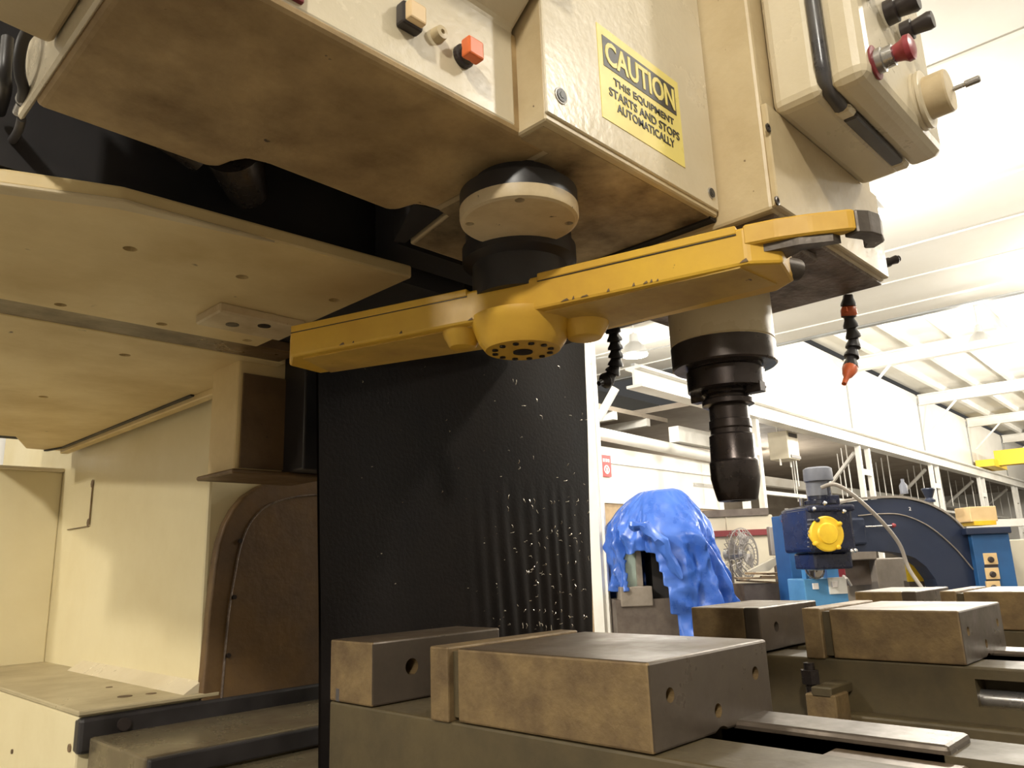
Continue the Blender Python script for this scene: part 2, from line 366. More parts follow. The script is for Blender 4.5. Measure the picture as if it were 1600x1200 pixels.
# hanging unit heater
h = dp(1233, 697, 15.5); hh = inhall(h)
ht = thing('unit_heater', 'cream boxy unit heater hanging beside the first white column', 'heater', h + Vector((0, 0, -.28)))
g = BM(); box(g, hh.x - .3, hh.x + .25, hh.y - .1, hh.y + .3, h.z - .28, h.z + .28, .015); obj('casing', hall(g), 'cnc_cream', ht)
g = BM(); box(g, hh.x - .22, hh.x + .17, hh.y - .115, hh.y - .1, h.z + .16, h.z + .24); obj('grille', hall(g), 'dark_plastic', ht)
g = BM(); box(g, hh.x - .22, hh.x + .25, hh.y - .115, hh.y - .1, h.z - .26, h.z - .2); obj('outlet', hall(g), 'dark_plastic', ht)
for dx in (-.28, .23):
    g = BM(); cyl(g, (hh.x + dx, hh.y + .1, h.z - .4), (hh.x + dx, hh.y + .1, 2.75), .02, seg=8); obj('hanger', hall(g), 'steel_white', ht)
# red fire sign on the partition
s0 = inhall(dp(946, 728, 12.0)); s = Vector((s0.x * 6.985 / s0.y, 6.985, s0.z * 6.985 / s0.y)); k = s.length / 12.2
sg = thing('fire_sign', 'small red fire extinguisher sign on the white partition beside the post', 'sign', RB @ (s - Vector((0, 0, .18))))
g = BM(); box(g, s.x - .13, s.x + .13, s.y - .02, s.y, s.z - .17, s.z + .17); obj('sign_plate', hall(g), 'sign_red', sg)
g = BM()
for q in range(3): box(g, s.x - .09 + q * .065, s.x - .05 + q * .065, s.y - .026, s.y - .02, s.z + .06, s.z + .11)
lathe(g, (s.x, s.y - .02, s.z - .06), (0, -1, 0), [(.07, 0), (.07, .006), (.05, .006), (.05, 0)], 20, cap=False)
box(g, s.x - .015, s.x + .015, s.y - .028, s.y - .02, s.z - .1, s.z - .03); obj('symbol', hall(g), 'sign_white', sg)
# thin cables strung across under the roof
def cable(pts, r=.012):
    g = BM(); tube(g, spline(pts, 6), r, 6); return obj('cable', g, 'steel_grey')
tag(cable([dp(1340, 312, 9), dp(1420, 303, 8.6), dp(1520, 280, 8.2), dp(1640, 238, 7.8)], .012), 'thin grey cable sagging below the white ceiling at upper right', 'cable')
tag(cable([dp(932, 560, 8.2), dp(1000, 549, 9.4), dp(1100, 529, 11.4), dp(1130, 526, 12.2)], .009), 'thin wire seen behind the spindle under the white ceiling', 'wire')
# window with its frames in the far wall, seen through the gap at the left
wp0 = inhall(at(52, 708, y=9.0))
wq = inhall(at(70, 716, y=12.8)); wy = 12.98; sc = wy / wq.y
wx = wq.x * sc; wz = wq.z * sc; u = 13 / 1200 * 1.12
g = BM(); box(g, wx - .45, wx + .48, wy - .06, wy, wz - .5, wz + .22); win = struct('window_1', hall(g), 'window_glass')
for dx in (-.52, .46):
    g = BM(); box(g, wx + dx, wx + dx + .07, wy - .1, wy, wz - .55, wz + .28); obj('window_frame', hall(g), 'steel_grey', win)

# ================================================================== THE MACHINING CENTRE
mc = thing('machining_center', 'cream vertical machining center with yellow tool change arm and black way cover', 'machine', (1.0, 1.2, FL))
SX, SY = .915, .488                                           # spindle axis
ZN = .341                                                     # underside of the spindle nose block
# ---- machine base, saddle, table
g = BM(); box(g, .70, 2.6, .25, 2.6, FL, -.62, .03); box(g, .85, 2.3, .12, 1.0, -.62, -.42, .02); obj('machine_base', g, 'cream', mc)
tb = None
g = BM(); box(g, .50, 2.55, .06, .93, -.36, -.30, .006); tb = obj('table', g, 'table_steel', mc)
ys = [.06, .19, .225, .36, .395, .53, .565, .70, .735, .93]
for i in range(0, 10, 2):                                     # table top between the T-slots
    g = BM(); box(g, .50, 2.55, ys[i], ys[i + 1], -.30, -.262, .002, 1); obj('table_strip', g, 'table_steel', tb)
# ---- column, guard, rear panel, ledge
g = BM(); box(g, .632, 1.30, 1.402, 2.95, -.62, 1.9, .006); clm = obj('column', g, 'wall_paint', mc)
g = BM()
for p, q in (((.6315, 2.211, .237), (.6315, 2.04, .126)),): box(g, .6300, .6325, q[1], p[1], q[2], p[2], .0005, 1)
pl = obj('cover_panel', g, 'wall_paint', clm)
for y, z in ((2.046, .228), (2.05, .134)):
    g = BM(); lathe(g, (.6302, y, z), (-1, 0, 0), [(.011, 0), (.0095, .0008), (.004, .0012)], 7); obj('rust_spot', g, 'scrap_wood', clm)
g = BM(); box(g, .6285, .6300, 2.038, 2.0425, .130, .230); box(g, .6285, .6300, 2.04, 2.2, .1245, .1265); obj('panel_gap', g, 'scrap_wood', clm)
g = BM(); box(g, -.15, .632, 2.29, 2.33, -.62, .283, .004); rp = obj('rear_guard_panel', g, 'wall_paint', mc)
g = BM(); box(g, -.15, .632, 2.278, 2.335, .281, .291, .003); obj('edge_strip', g, 'cream_clean', rp)
# ledge of the base (top plate and its bright side)
g = BM(); box(g, .437, .66, 1.385, 2.30, -.62, -.206, .004); lg = obj('side_ledge', g, 'wall_paint', mc)
g = BM(); box(g, .433, .66, 1.375, 2.30, -.206, -.198, .002, 1); obj('ledge_plate', g, 'ledge_top', lg)
for y, z, r in ((1.41, -.255, .006), (1.72, -.30, .004)):
    g = BM(); cyl(g, (.4375, y, z), (.4345, y, z), r, seg=14); obj('bolt_head', g, 'scrap_wood', lg)
for x, y, r in ((.56, 1.62, .006), (.535, 1.47, .012), (.575, 1.46, .009)):
    g = BM(); cyl(g, (x, y, -.199), (x, y, -.1972), r, seg=14); obj('plug', g, 'scrap_wood', lg)
g = BM(); prism(g, [(.600, 1.39, -.199), (.634, 1.39, -.199), (.634, 1.39, -.178)], (0, .62, 0)); obj('sealant_bead', g, 'cream_clean', lg)
# wiper strip and telescopic covers below the ledge
g = BM(); box(g, .436, 1.25, 1.372, 1.40, -.262, -.209, .006); obj('way_wiper', g, 'black_rubber', mc)
g = BM(); cyl(g, (.50, 1.374, -.226), (.50, 1.366, -.226), .010, seg=16); obj('wiper_bolt', g, 'dark_plastic', mc)
tele = None
for x0, y0, y1, zt in ((.452, 1.155, 1.375, -.238), (.472, .99, 1.16, -.272), (.485, .94, 1.0, -.30)):
    g = BM(); box(g, x0, 1.30, y0, y1, -.62, zt, .004)
    o = obj('telescopic_cover', g, 'way_cover', mc)
    g = BM(); box(g, x0 + .003, 1.29, y0 - .009, y0 + .002, zt - .03, zt - .002, .003); obj('wiper_lip', g, 'black_rubber', o)
# round-topped guard on the front of the column
prof = [(.627, 1.40, -.23), (.634, 1.40, -.06), (.640, 1.40, .021), (.6445, 1.40, .056), (.654, 1.40, .089), (.669, 1.40, .119), (.689, 1.40, .1435), (.718, 1.40, .163), (.753, 1.40, .177), (.80, 1.40, .189), (.853, 1.40, .197), (.95, 1.40, .200), (.95, 1.40, -.23)]
g = BM(); prism(g, prof, (0, -.024, 0), .005, 3); sg_ = obj('column_guard', g, 'cream_brown', mc, label='grimy round-topped guard on the column, darkened brown for its shade')  # shade from the hanging sheet is put into the guard's colour
g = BM()
inn = [(.663, 1.3755, -.21), (.668, 1.3755, -.08), (.677, 1.3755, -.002), (.687, 1.3755, .055), (.706, 1.3755, .098), (.74, 1.3755, .128), (.80, 1.3755, .146), (.86, 1.3755, .152)]
tube(g, spline(inn, 5), .0022, 6); obj('weld_seam', g, 'oily_cast', sg_)
for q in range(0, 3):
    g = BM(); cyl(g, (.672 + .006 * q, 1.377, -.14 + .1 * q), (.672 + .006 * q, 1.372, -.14 + .1 * q), .004, seg=10); obj('rivet', g, 'oily_steel', sg_)
# bracket block over the guard
g = BM(); box(g, .545, .64, 1.125, 1.22, .155, .45, .004); bk = obj('bracket_block', g, 'plate_paint', mc)
g = BM(); box(g, .552, .625, 1.121, 1.126, .16, .31); obj('bracket_face', g, 'cream_brown', bk)  # front face coloured darker for shade than the block's lit side
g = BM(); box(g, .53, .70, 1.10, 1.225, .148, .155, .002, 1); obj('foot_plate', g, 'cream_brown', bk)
g = BM(); box(g, .625, .70, 1.06, 1.13, .155, .45, .003); obj('shade_post', g, 'black_rubber', bk)  # black post standing in for the shadow beside the bracket
# ---- black way cover (flexible sheet hanging in front of the column)
g = BM(); NX, NZ = 120, 90; random.seed(5)
grid = []
for j in range(NZ + 1):
    z = .56 - j / NZ * .90; row = []
    xr = 1.277 + (z - .488) * .067; xl = .612 - (z - .3) * .03
    for i in range(NX + 1):
        s = i / NX; x = xl + (xr - xl) * s
        fade = max(0, min(1, (.16 - z) / .22)) * max(0, min(1, (s - .45) / .15)) * max(0, min(1, (1.0 - s) / .12))
        y = 1.0 + .0028 * fade * math.sin(s * 120 + 1.6 * math.sin(z * 9) + 3.5 * mnoise.noise(Vector((s * 5, z * 1.5, 4)))) * (.6 + .8 * abs(mnoise.noise(Vector((s * 9, z * 2, 9))))) + .006 * math.sin(s * 6 + z * 3) + .008 * mnoise.noise(Vector((x * 4, z * 3, 1)))
        row.append(g.verts.new((x, y, z)))
    grid.append(row)
for j in range(NZ):
    for i in range(NX): g.faces.new((grid[j][i], grid[j + 1][i], grid[j + 1][i + 1], grid[j][i + 1]))
back = bmesh.ops.duplicate(g, geom=g.faces[:])
for v in [e for e in back['geom'] if isinstance(e, bmesh.types.BMVert)]: v.co.y += .006
for f in [e for e in back['geom'] if isinstance(e, bmesh.types.BMFace)]: f.normal_flip()
wc = obj('way_cover', g, 'curtain', mc, 60, label='black flexible way cover hanging in front of the column')
g = BM()
for k in range(420):                                          # swarf sticking to the sheet
    s = random.random() ** .7; z = .47 - random.random() ** .75 * .60
    if s > .55 and z < .12: pass
    elif random.random() > .25: continue
    xr = 1.277 + (z - .488) * .067; x = .63 + (xr - .645) * s
    y = 1.0 + .006 * math.sin(s * 6 + z * 3) - .010 + .008 * mnoise.noise(Vector((x * 4, z * 3, 1)))
    L_ = random.uniform(.0012, .0035) * (1.6 if s > .6 else .6); a = random.uniform(0, PI); c = random.uniform(-.5, .5); w = random.uniform(.0003, .0006)
    p = [Vector((x, y, z)), Vector((x + math.cos(a) * L_, y - .002, z + math.sin(a) * L_)), Vector((x + math.cos(a + c) * L_ * 1.8, y - .001, z + math.sin(a + c) * L_ * 1.8))]
    q = Vector((-math.sin(a), 0, math.cos(a))) * w
    for i in range(2): prism(g, [p[i] - q, p[i + 1] - q, p[i + 1] + q, p[i] + q], (0, -.0006, 0))
obj('metal_chips', g, 'chip', wc, kind='stuff', label='bright metal chips stuck to the black sheet')
# ---- magazine underside plates at the left
g = BM(); prism(g, [(.08, .742, .330), (.128, .722, .330), (.215, .688, .330), (.53, .668, .330), (.53, 1.04, .330), (.08, 1.04, .330)], (0, 0, .016), .003)
p1 = obj('magazine_underplate', g, 'plate_paint', mc)
c = BM()
for x in (.259, .381, .503):
    for y in (.79, 1.017): cyl(c, (x, y, .32), (x, y, .36), .0070, seg=16)
cut(p1, c)
g = BM(); prism(g, [(.08, .738, .327), (.128, .718, .327), (.215, .682, .327), (.36, .676, .327), (.215, .700, .327), (.08, .758, .327)], (0, 0, .004), .001, 1); obj('plate_lip', g, 'cream', p1)
g = BM(); box(g, .40, .52, .885, .955, .318, .331, .002, 1); kb = obj('key_block', g, 'pale_cap', p1)
for x in (.436, .470):
    g = BM(); cyl(g, (x, .925 - (x - .436) * .6, .3185), (x, .925 - (x - .436) * .6, .3172), .0085, seg=16); obj('socket_screw', g, 'oily_steel', kb)
g = BM(); box(g, .10, .60, 1.036, 1.102, .3315, .345); obj('oil_channel', g, 'oil_stain', mc)
g = BM(); prism(g, [(.16, 1.10, .330), (.612, 1.10, .330), (.612, 2.235, .330), (.525, 2.235, .330), (.46, 2.06, .330), (.40, 2.06, .330)], (0, 0, .016), .003)  # unseen left edge cut slanting to shape the shadow on the column
p2 = obj('magazine_underplate', g, 'plate_paint', mc)
c = BM()
for x, y in ((.399, 1.20), (.389, 1.574)): cyl(c, (x, y, .32), (x, y, .36), .0080, seg=16)
cut(p2, c)
g = BM(); box(g, .586, .593, 1.40, 2.16, .3265, .3312); obj('slot_seal', g, 'black_rubber', p2)
g = BM(); prism(g, [(.586, 2.16, .3265), (.593, 2.16, .3265), (.575, 2.235, .3265), (.566, 2.235, .3265)], (0, 0, .005)); obj('slot_seal', g, 'black_rubber', p2)
g = BM(); box(g, .585, .63, 1.385, 1.45, .338, .352); obj('slot_seal', g, 'dark_void', p2)
g = BM(); box(g, .594, .614, 1.30, 2.2, .318, .331, .002, 1); obj('edge_strip', g, 'plate_paint', p2)
# unseen magazine body above, blocks light; near-black colour stands in for the gap's shade
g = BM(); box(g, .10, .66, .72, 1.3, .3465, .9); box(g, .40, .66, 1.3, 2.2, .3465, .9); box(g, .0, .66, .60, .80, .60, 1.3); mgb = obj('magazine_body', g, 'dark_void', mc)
g = BM(); box(g, .086, .099, .74, 1.31, .3475, .9, .003); obj('casing_panel', g, 'cream', mgb)
g = BM(); box(g, .099, .40, 1.301, 1.312, .3475, .9, .003); obj('casing_panel', g, 'cream', mgb)
g = BM(); box(g, .386, .399, 1.312, 2.21, .3475, .9, .003); obj('casing_panel', g, 'cream', mgb)
g = BM(); box(g, .50, .66, .655, .70, .36, .80); obj('gap_shade_wall', g, 'dark_void', mc)  # near-black block standing in for the dark of the gap
g = BM(); prism(g, [(.484, .556, .3585), (.502, .645, .3585), (.49, .65, .3585), (.448, .562, .3585)], (0, 0, .4)); obj('gap_shade_wall', g, 'dark_void', mc)  # dark sheet added over the cover's lit side to put it in shade
# ---- tool changer casting (underside at z = .355)
ZC = .355
ol = [(.126, .398), (.126, .622), (.262, .624), (.272, .618), (.277, .600), (.284, .589), (.30, .585), (.434, .588), (.443, .580), (.449, .560), (.470, .550), (.470, .398)]
g = BM(); prism(g, [(x, y, ZC) for x, y in ol], (0, 0, .10), .006, 3); cs = obj('changer_casting', g, 'cream_grimy', mc, label='cream casting stained brown by oil')
g = BM(); prism(g, [(.10, .42, .455), (.10, .62, .455), (.44, .585, .455), (.44, .42, .455)], (0, 0, .5)); obj('casting_core', g, 'cream_grimy', cs)
# front with the push buttons, leaning outwards above
g = BM(); prism(g, [(.126, .3975, ZC + .004), (.126, .3975, .455), (.126, .335, .505), (.126, .335, .80), (.126, .45, .80), (.126, .45, ZC + .004)], (.303, 0, 0), .004, 2)
bp = obj('button_panel', g, 'cream_clean', mc)
def on_panel(px, py): return at(px, py, y=.3975)
p = on_panel(634, 34); 
g = BM(); box(g, p.x - .0095, p.x + .0095, .388, .398, p.z - .0095, p.z + .0095, .002); pb1 = obj('push_button', g, 'dark_plastic', bp)
g = BM(); box(g, p.x - .0078, p.x + .0078, .382, .389, p.z - .0078, p.z + .0078, .0015); obj('button_lens', g, 'cream_lens', pb1)
p = on_panel(682, 57)
g = BM(); lathe(g, (p.x, .398, p.z), (0, -1, 0), [(.0065, 0), (.0065, .002), (.0055, .008), (.002, .0085), (.002, .004)], 20); obj('key_lock', g, 'cream', bp, 40)
p = on_panel(722, 90)
g = BM(); lathe(g, (p.x, .398, p.z), (0, -1, 0), [(.0098, 0), (.0098, .004), (.0080, .005), (.0080, .010)], 20); pb2 = obj('push_button', g, 'dark_plastic', bp)
g = BM(); box(g, p.x - .008, p.x + .008, .380, .390, p.z - .008, p.z + .008, .0015); obj('button_lens', g, 'orange_plastic', pb2)
for px, py in ((455, -8),):
    p = on_panel(px, py); g = BM(); box(g, p.x - .012, p.x + .008, .394, .398, p.z - .004, p.z + .02, .001); obj('red_label', g, 'maroon', bp)
# neighbouring frame at the upper left corner with hose and lit casting side
g = BM(); prism(g, [(.02, .558, .375), (.122, .568, .375), (.122, .40, .375), (.02, .40, .375)], (0, 0, .4), .006, 3); obj('side_frame', g, 'cream', mc)
g = BM(); box(g, .1225, .127, .43, .655, .358, .47, .002, 1); obj('lit_side_face', g, 'cream_clean', cs)  # thin lighter skin: light on the casting side put into colour
def hz(px, py, z): p = at(px, py, z=z); return (p.x, p.y, p.z)
g = BM(); tube(g, spline([hz(62, 38, .42), hz(40, 55, .40), hz(31, 85, .385), hz(31, 115, .375), hz(37, 140, .37), hz(34, 160, .37)], 8), .0042, 12); obj('cable_hose', g, 'black_rubber', mc, 60)
g = BM(); tube(g, spline([hz(34, 185, .37), hz(28, 205, .37), hz(12, 226, .375), hz(-20, 240, .39)], 8), .0035, 12); obj('cable_hose', g, 'grey_gasket', mc, 60)
g = BM(); tube(g, spline([hz(12, 60, .42), hz(8, 110, .39), hz(9, 140, .385), hz(0, 175, .39)], 8), .0045, 12); obj('cable_hose', g, 'black_rubber', mc, 60)
a_ = Vector(hz(42, 146, .372)); b2_ = Vector(hz(28, 176, .369)); g = BM(); lathe(g, a_, b2_ - a_, [(.004, 0), (.006, .003), (.006, .010), (.004, .011), (.004, (b2_ - a_).length)], 16); obj('hose_fitting', g, 'bright_steel', mc, 40)
# lumps inside the gap
g = BM(); cyl(g, (.30, .655, .40), (.34, .70, .385), .028, .02); cyl(g, (.22, .66, .42), (.28, .66, .40), .03, .03); obj('magazine_pot', g, 'oily_steel', mc, 40)
# ---- housing with the caution sticker
g = BM(); prism(g, [(.432, .368, ZC + .0012), (.709, .368, ZC + .0012), (.709, .64, ZC + .0012), (.505, .64, ZC + .0012), (.487, .552, ZC + .0012), (.450, .556, ZC + .0012), (.432, .53, ZC + .0012)], (0, 0, .50), .0015, 1)
ch = obj('changer_cover', g, 'cream', mc)
g = BM(); box(g, .4315, .7085, .3655, .369, .362, .84, .001, 1); obj('front_plate', g, 'cream_clean', ch)
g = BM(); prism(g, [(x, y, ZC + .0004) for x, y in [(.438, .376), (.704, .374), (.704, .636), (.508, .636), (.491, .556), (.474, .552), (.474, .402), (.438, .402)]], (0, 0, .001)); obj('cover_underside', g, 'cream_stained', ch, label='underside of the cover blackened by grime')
def on_cover(px, py): return at(px, py, y=.3655)
for px, py, r in ((876, 150, .0075), (1111, 302, .0065)):
    p = on_cover(px, py)
    g = BM(); lathe(g, (p.x, .366, p.z), (0, -1, 0), [(r, 0), (r, .0015), (r * .62, .002)], 20); sw = obj('cover_screw', g, 'bright_steel', ch, 40)
    g = BM(); lathe(g, (p.x, .3645, p.z), (0, -1, 0), [(r * .8, 0), (r * .8, .0009), (r * .6, .0009)], 20); obj('screw_ring', g, 'ink', sw)
    g = BM(); cyl(g, (p.x, .3645, p.z), (p.x, .3632, p.z), r * .42, seg=6); obj('hex_socket', g, 'ink', sw)
# caution sticker
c0 = on_cover(931, 36); c1 = on_cover(1067, 262); sx0, sx1 = c0.x, c1.x + .004; sz1, sz0 = c0.z + .001, c1.z + .001
g = BM(); box(g, sx0, sx1, .3649, .3656, sz0, sz1); stk = obj('caution_sticker', g, 'sticker', ch, label='yellow caution sticker with black lettering')
wS = sx1 - sx0; hS = sz1 - sz0; mx_ = (sx0 + sx1) / 2
def V(u, v): return (sx0 + u * wS, .3649, sz1 - v * hS)
g = BM(); box(g, sx0 + .05 * wS, sx1 - .06 * wS, .3645, .3650, sz1 - .43 * hS, sz1 - .10 * hS); hd = obj('header_block', g, 'ink', stk)
g = text_bm('CAUTION', .29 * hS, (mx_ - .004 * wS, .3643, sz1 - .265 * hS), (1, 0, 0), (0, 0, 1), bold=.0007, width=.85 * wS, capheight=.255 * hS); obj('header_lettering', g, 'sticker', stk)
for v, s_, w in ((.545, 'THIS EQUIPMENT', .74), (.675, 'STARTS AND STOPS', .86), (.805, 'AUTOMATICALLY', .70)):
    g = text_bm(s_, .125 * hS, (mx_ + .02 * wS, .3647, sz1 - v * hS), (1, 0, 0), (0, 0, 1), bold=.00012, width=w * wS, capheight=.092 * hS); obj('lettering', g, 'ink', stk)
# ---- round pivot cap
AX, AY = .492, .458
g = BM(); lathe(g, (AX, AY, ZC), (0, 0, -1), [(.042, -.002), (.042, .012), (.0560, .013), (.0560, .029), (.05, .029)], 56); obj('pivot_collar', g, 'black_rubber', mc, 40)
g = BM(); lathe(g, (AX, AY, .3265), (0, 0, -1), [(.050, -.002), (.0565, .0), (.0565, .0085), (.0555, .012), (.0525, .0135), (.0, .0135)], 56); cap_ = obj('pivot_cap', g, 'pale_cap', mc, 25)
c = BM()
for px, py, r in ((812, 313, .0045), (734, 350, .0042), (889, 349, .0042), (788, 378, .004)):
    q = at(px, py, z=.313); cyl(c, (q.x, q.y, .305), (q.x, q.y, .3285), r, seg=16)
cut(cap_, c)
g = BM(); lathe(g, (.5535, .5175, .357), (0, 0, -1), [(.056, 0), (.056, .03), (.060, .034), (.060, .05), (.05, .055), (.05, .09)], 40); obj('arm_shaft', g, 'black_rubber', mc, 40)
UPV = Vector((0, 0, 1))
# ---- yellow tool change arm
thick = [(.4309, .765), (.5203, .4894), (.576, .2756), (.5963, .2543), (.6469, .2677), (.6604, .2903), (.63, .495), (.4984, .8111), (.45, .801)]
g = BM(); prism(g, [(x, y, .2385) for x, y in thick], (0, 0, .0343), .003, 2); arm = obj('tool_change_arm', g, 'yellow_arm', mc, label='yellow painted tool change arm with chipped edges')
g = BM(); prism(g, [(x + .0034 * (1 if x < .5625 else -.675), y, .2373) for x, y in [(.441, .7605), (.5265, .4894), (.5783, .2835), (.6412, .2812), (.6221, .495), (.4995, .7942)]], (0, 0, .0023)); obj('arm_underside', g, 'yellow_worn', arm)
fing = [(.5749, .2779), (.5839, .252), (.5963, .2284), (.6131, .2025), (.6176, .1986), (.621, .2115), (.6131, .225), (.6086, .2407), (.6165, .261), (.63, .27)]
g = BM(); prism(g, [(x, y, .2559) for x, y in fing], (0, 0, .0186), .0017, 1); fg = obj('gripper_finger', g, 'yellow_arm', arm)
tip = [(.6176, .1986), (.6278, .1913), (.6412, .1879), (.6559, .1913), (.6637, .2025), (.6576, .2092), (.648, .2036), (.6367, .2036), (.621, .2115)]
g = BM(); prism(g, [(x, y, .2537) for x, y in tip], (0, 0, .0202), .0011, 1); obj('gripper_tip', g, 'worn_finger', arm)
g = BM(); prism(g, [(x, y, .2492) for x, y in [(.585, .2677), (.594, .2385), (.6086, .216), (.6188, .2137), (.612, .2306), (.6086, .243), (.6176, .2633), (.6255, .2734)]], (0, 0, .0067)); obj('finger_insert', g, 'worn_finger', arm)
g = BM(); cyl(g, (.63, .2734, .2497), (.6502, .2666, .2497), .0101, .0101, 18); obj('gripper_plunger', g, 'worn_finger', arm, 40)
# cover strips let into the top edge
for t0, t1, a, b_ in ((0, .8, (.4309, .765), (.5203, .4894)), (.02, .98, (.5248, .4725), (.5749, .279))):
    d = Vector((b_[0] - a[0], b_[1] - a[1], 0)).normalized(); n = Vector((d.y, -d.x, 0))
    if n.x > 0: n = -n
    A = Vector((*a, 0)) + (Vector((*b_, 0)) - Vector((*a, 0))) * t0; Bv = Vector((*a, 0)) + (Vector((*b_, 0)) - Vector((*a, 0))) * t1
    q = [A + n * .0013, Bv + n * .0013, Bv - n * .0225, A - n * .0225]
    g = BM(); prism(g, [(v.x, v.y, .2672) for v in q], (0, 0, .0079), .0009, 1); obj('cover_strip', g, 'yellow_arm', arm)
    q = [A + n * .0007, Bv + n * .0007, Bv - n * .0112, A - n * .0112]
    g = BM(); prism(g, [(v.x, v.y, .2664) for v in q], (0, 0, .0008)); obj('strip_gap', g, 'ink', arm)
random.seed(21)
for k in range(14):                                           # chipped paint along the lower edge
    t0 = random.uniform(.55, 1.0) if k > 3 else random.uniform(.05, .5); a = Vector((.4309, .765, 0)) if t0 < .5 else Vector((.5203, .4894, 0)); b_ = Vector((.5203, .4894, 0)) if t0 < .5 else Vector((.576, .2756, 0))
    f0 = (t0 if t0 < .5 else t0 - .5) * 2 * .97; d = (b_ - a).normalized(); n = Vector((d.y, -d.x, 0)); n = -n if n.x > 0 else n
    p = a + (b_ - a) * f0 + n * .0006; L_ = random.uniform(.002, .009); hh_ = random.uniform(.0012, .0035)
    g = BM(); prism(g, [p + UPV * .2410, p + d * L_ + UPV * .2412, p + d * L_ * .8 + UPV * (.241 + hh_), p + d * L_ * .35 + UPV * (.241 + hh_ * .6)], -n * .004); obj('paint_chip', g, 'scrap_wood', arm)
# hub with its bolts and the two side bosses
HX, HY = .5535, .5175
g = BM(); lathe(g, (HX, HY, .2410), (0, 0, -1), [(.0529, -.0045), (.0529, .0023), (.0495, .0079), (.045, .0191), (.0383, .0281), (.0, .0295)], 40); hub = obj('arm_hub', g, 'yellow_arm', arm, 35)
for k in range(12):
    a = 2 * PI * k / 12; g = BM(); cyl(g, (HX + .0292 * math.cos(a), HY + .0292 * math.sin(a), .2134), (HX + .0292 * math.cos(a), HY + .0292 * math.sin(a), .2110), .0032, seg=8); obj('hub_bolt', g, 'tool_steel', hub)
g = BM(); cyl(g, (HX, HY, .2134), (HX, HY, .2105), .0101, seg=18); obj('hub_center', g, 'tool_steel', hub)
for (x, y, r) in ((.5198, .5715, .0191), (.594, .468, .0236)):
    g = BM(); lathe(g, (x, y, .2410), (0, 0, -1), [(r * 1.15, -.003), (r * 1.12, .002), (r, .009), (r * .72, .019), (r * .6, .02)], 24); obj('side_boss', g, 'yellow_arm', arm, 35)
# ---- spindle head
g = BM(); prism(g, [(.712, .308, ZN + .004), (.712, .60, ZN + .004), (.712, .60, .40), (.712, .95, .40), (.712, .95, 1.6), (.712, .308, 1.6)], (.32, 0, 0), .004, 2)
hd_ = obj('spindle_head', g, 'cream', mc)
g = BM(); box(g, .722, 1.03, .312, .60, ZN, ZN + .006, .001, 1); nb = obj('nose_underside', g, 'oily_cast', hd_, label='oily brown underside of the spindle nose')
g = BM(); box(g, .735, .86, .325, .40, ZN - .010, ZN + .001, .004); obj('nose_pad', g, 'oily_cast', hd_)
g = BM(); box(g, .70, .7135, .372, .99, ZN + .012, .42); obj('head_seam', g, 'dark_void', hd_)
g = BM(); box(g, .712, 1.028, .3015, .309, .347, .465, .0015, 1); fp = obj('front_cover_plate', g, 'cream', hd_)
for px, py in ((1200, 200), (1214, 314)):
    p = at(px, py, y=.3015); g = BM(); lathe(g, (p.x, .302, p.z), (0, -1, 0), [(.005, 0), (.005, .0015), (.003, .002), (.0025, .0005)], 14); obj('cover_screw', g, 'oily_steel', fp)
g = BM(); box(g, 1.0, 1.04, .315, .33, .345, .375, .002, 1); obj('pipe_bracket', g, 'cream', hd_)
a0 = at(1368, 417, y=.322); a1 = at(1404, 404, y=.300)
g = BM(); d = (a1 - a0); lathe(g, a0, d, [(.0085, -.01), (.0085, .012), (.0065, .013), (.0065, .022), (.005, .023), (.006, .034), (.0045, .036), (.0045, d.length), (.002, d.length)], 16); obj('air_fitting', g, 'tool_steel', hd_, 35)
c = BM()
g = BM(); box(g, .99, 1.02, .50, .51, ZN - .002, ZN + .001); obj('oil_port', g, 'ink', hd_)
# spindle nose
g = BM(); lathe(g, (SX, SY, ZN), (0, 0, -1), [(.068, -.01), (.068, .062), (.0665, .063), (.0665, .064), (.0685, .065)], 56); sn = obj('spindle_nose', g, 'cream', mc, 30)
g = BM(); lathe(g, (SX, SY, ZN - .065), (0, 0, -1), [(.060, -.001), (.0685, .0), (.0685, .029), (.066, .031), (.045, .031)], 56); obj('nose_ring', g, 'oily_steel', sn, 30)
g = BM(); lathe(g, (SX, SY, ZN - .096), (0, 0, -1), [(.048, -.002), (.048, .002), (.0505, .004), (.0505, .030), (.049, .031), (.03, .031)], 48); obj('spindle_face', g, 'tool_steel', sn, 30)
for s in (-1, 1):
    g = BM(); box(g, SX - .008, SX + .008, SY + s * .040 - .011, SY + s * .040 + .011, ZN - .136, ZN - .122, .001, 1); obj('drive_key', g, 'tool_steel', sn)
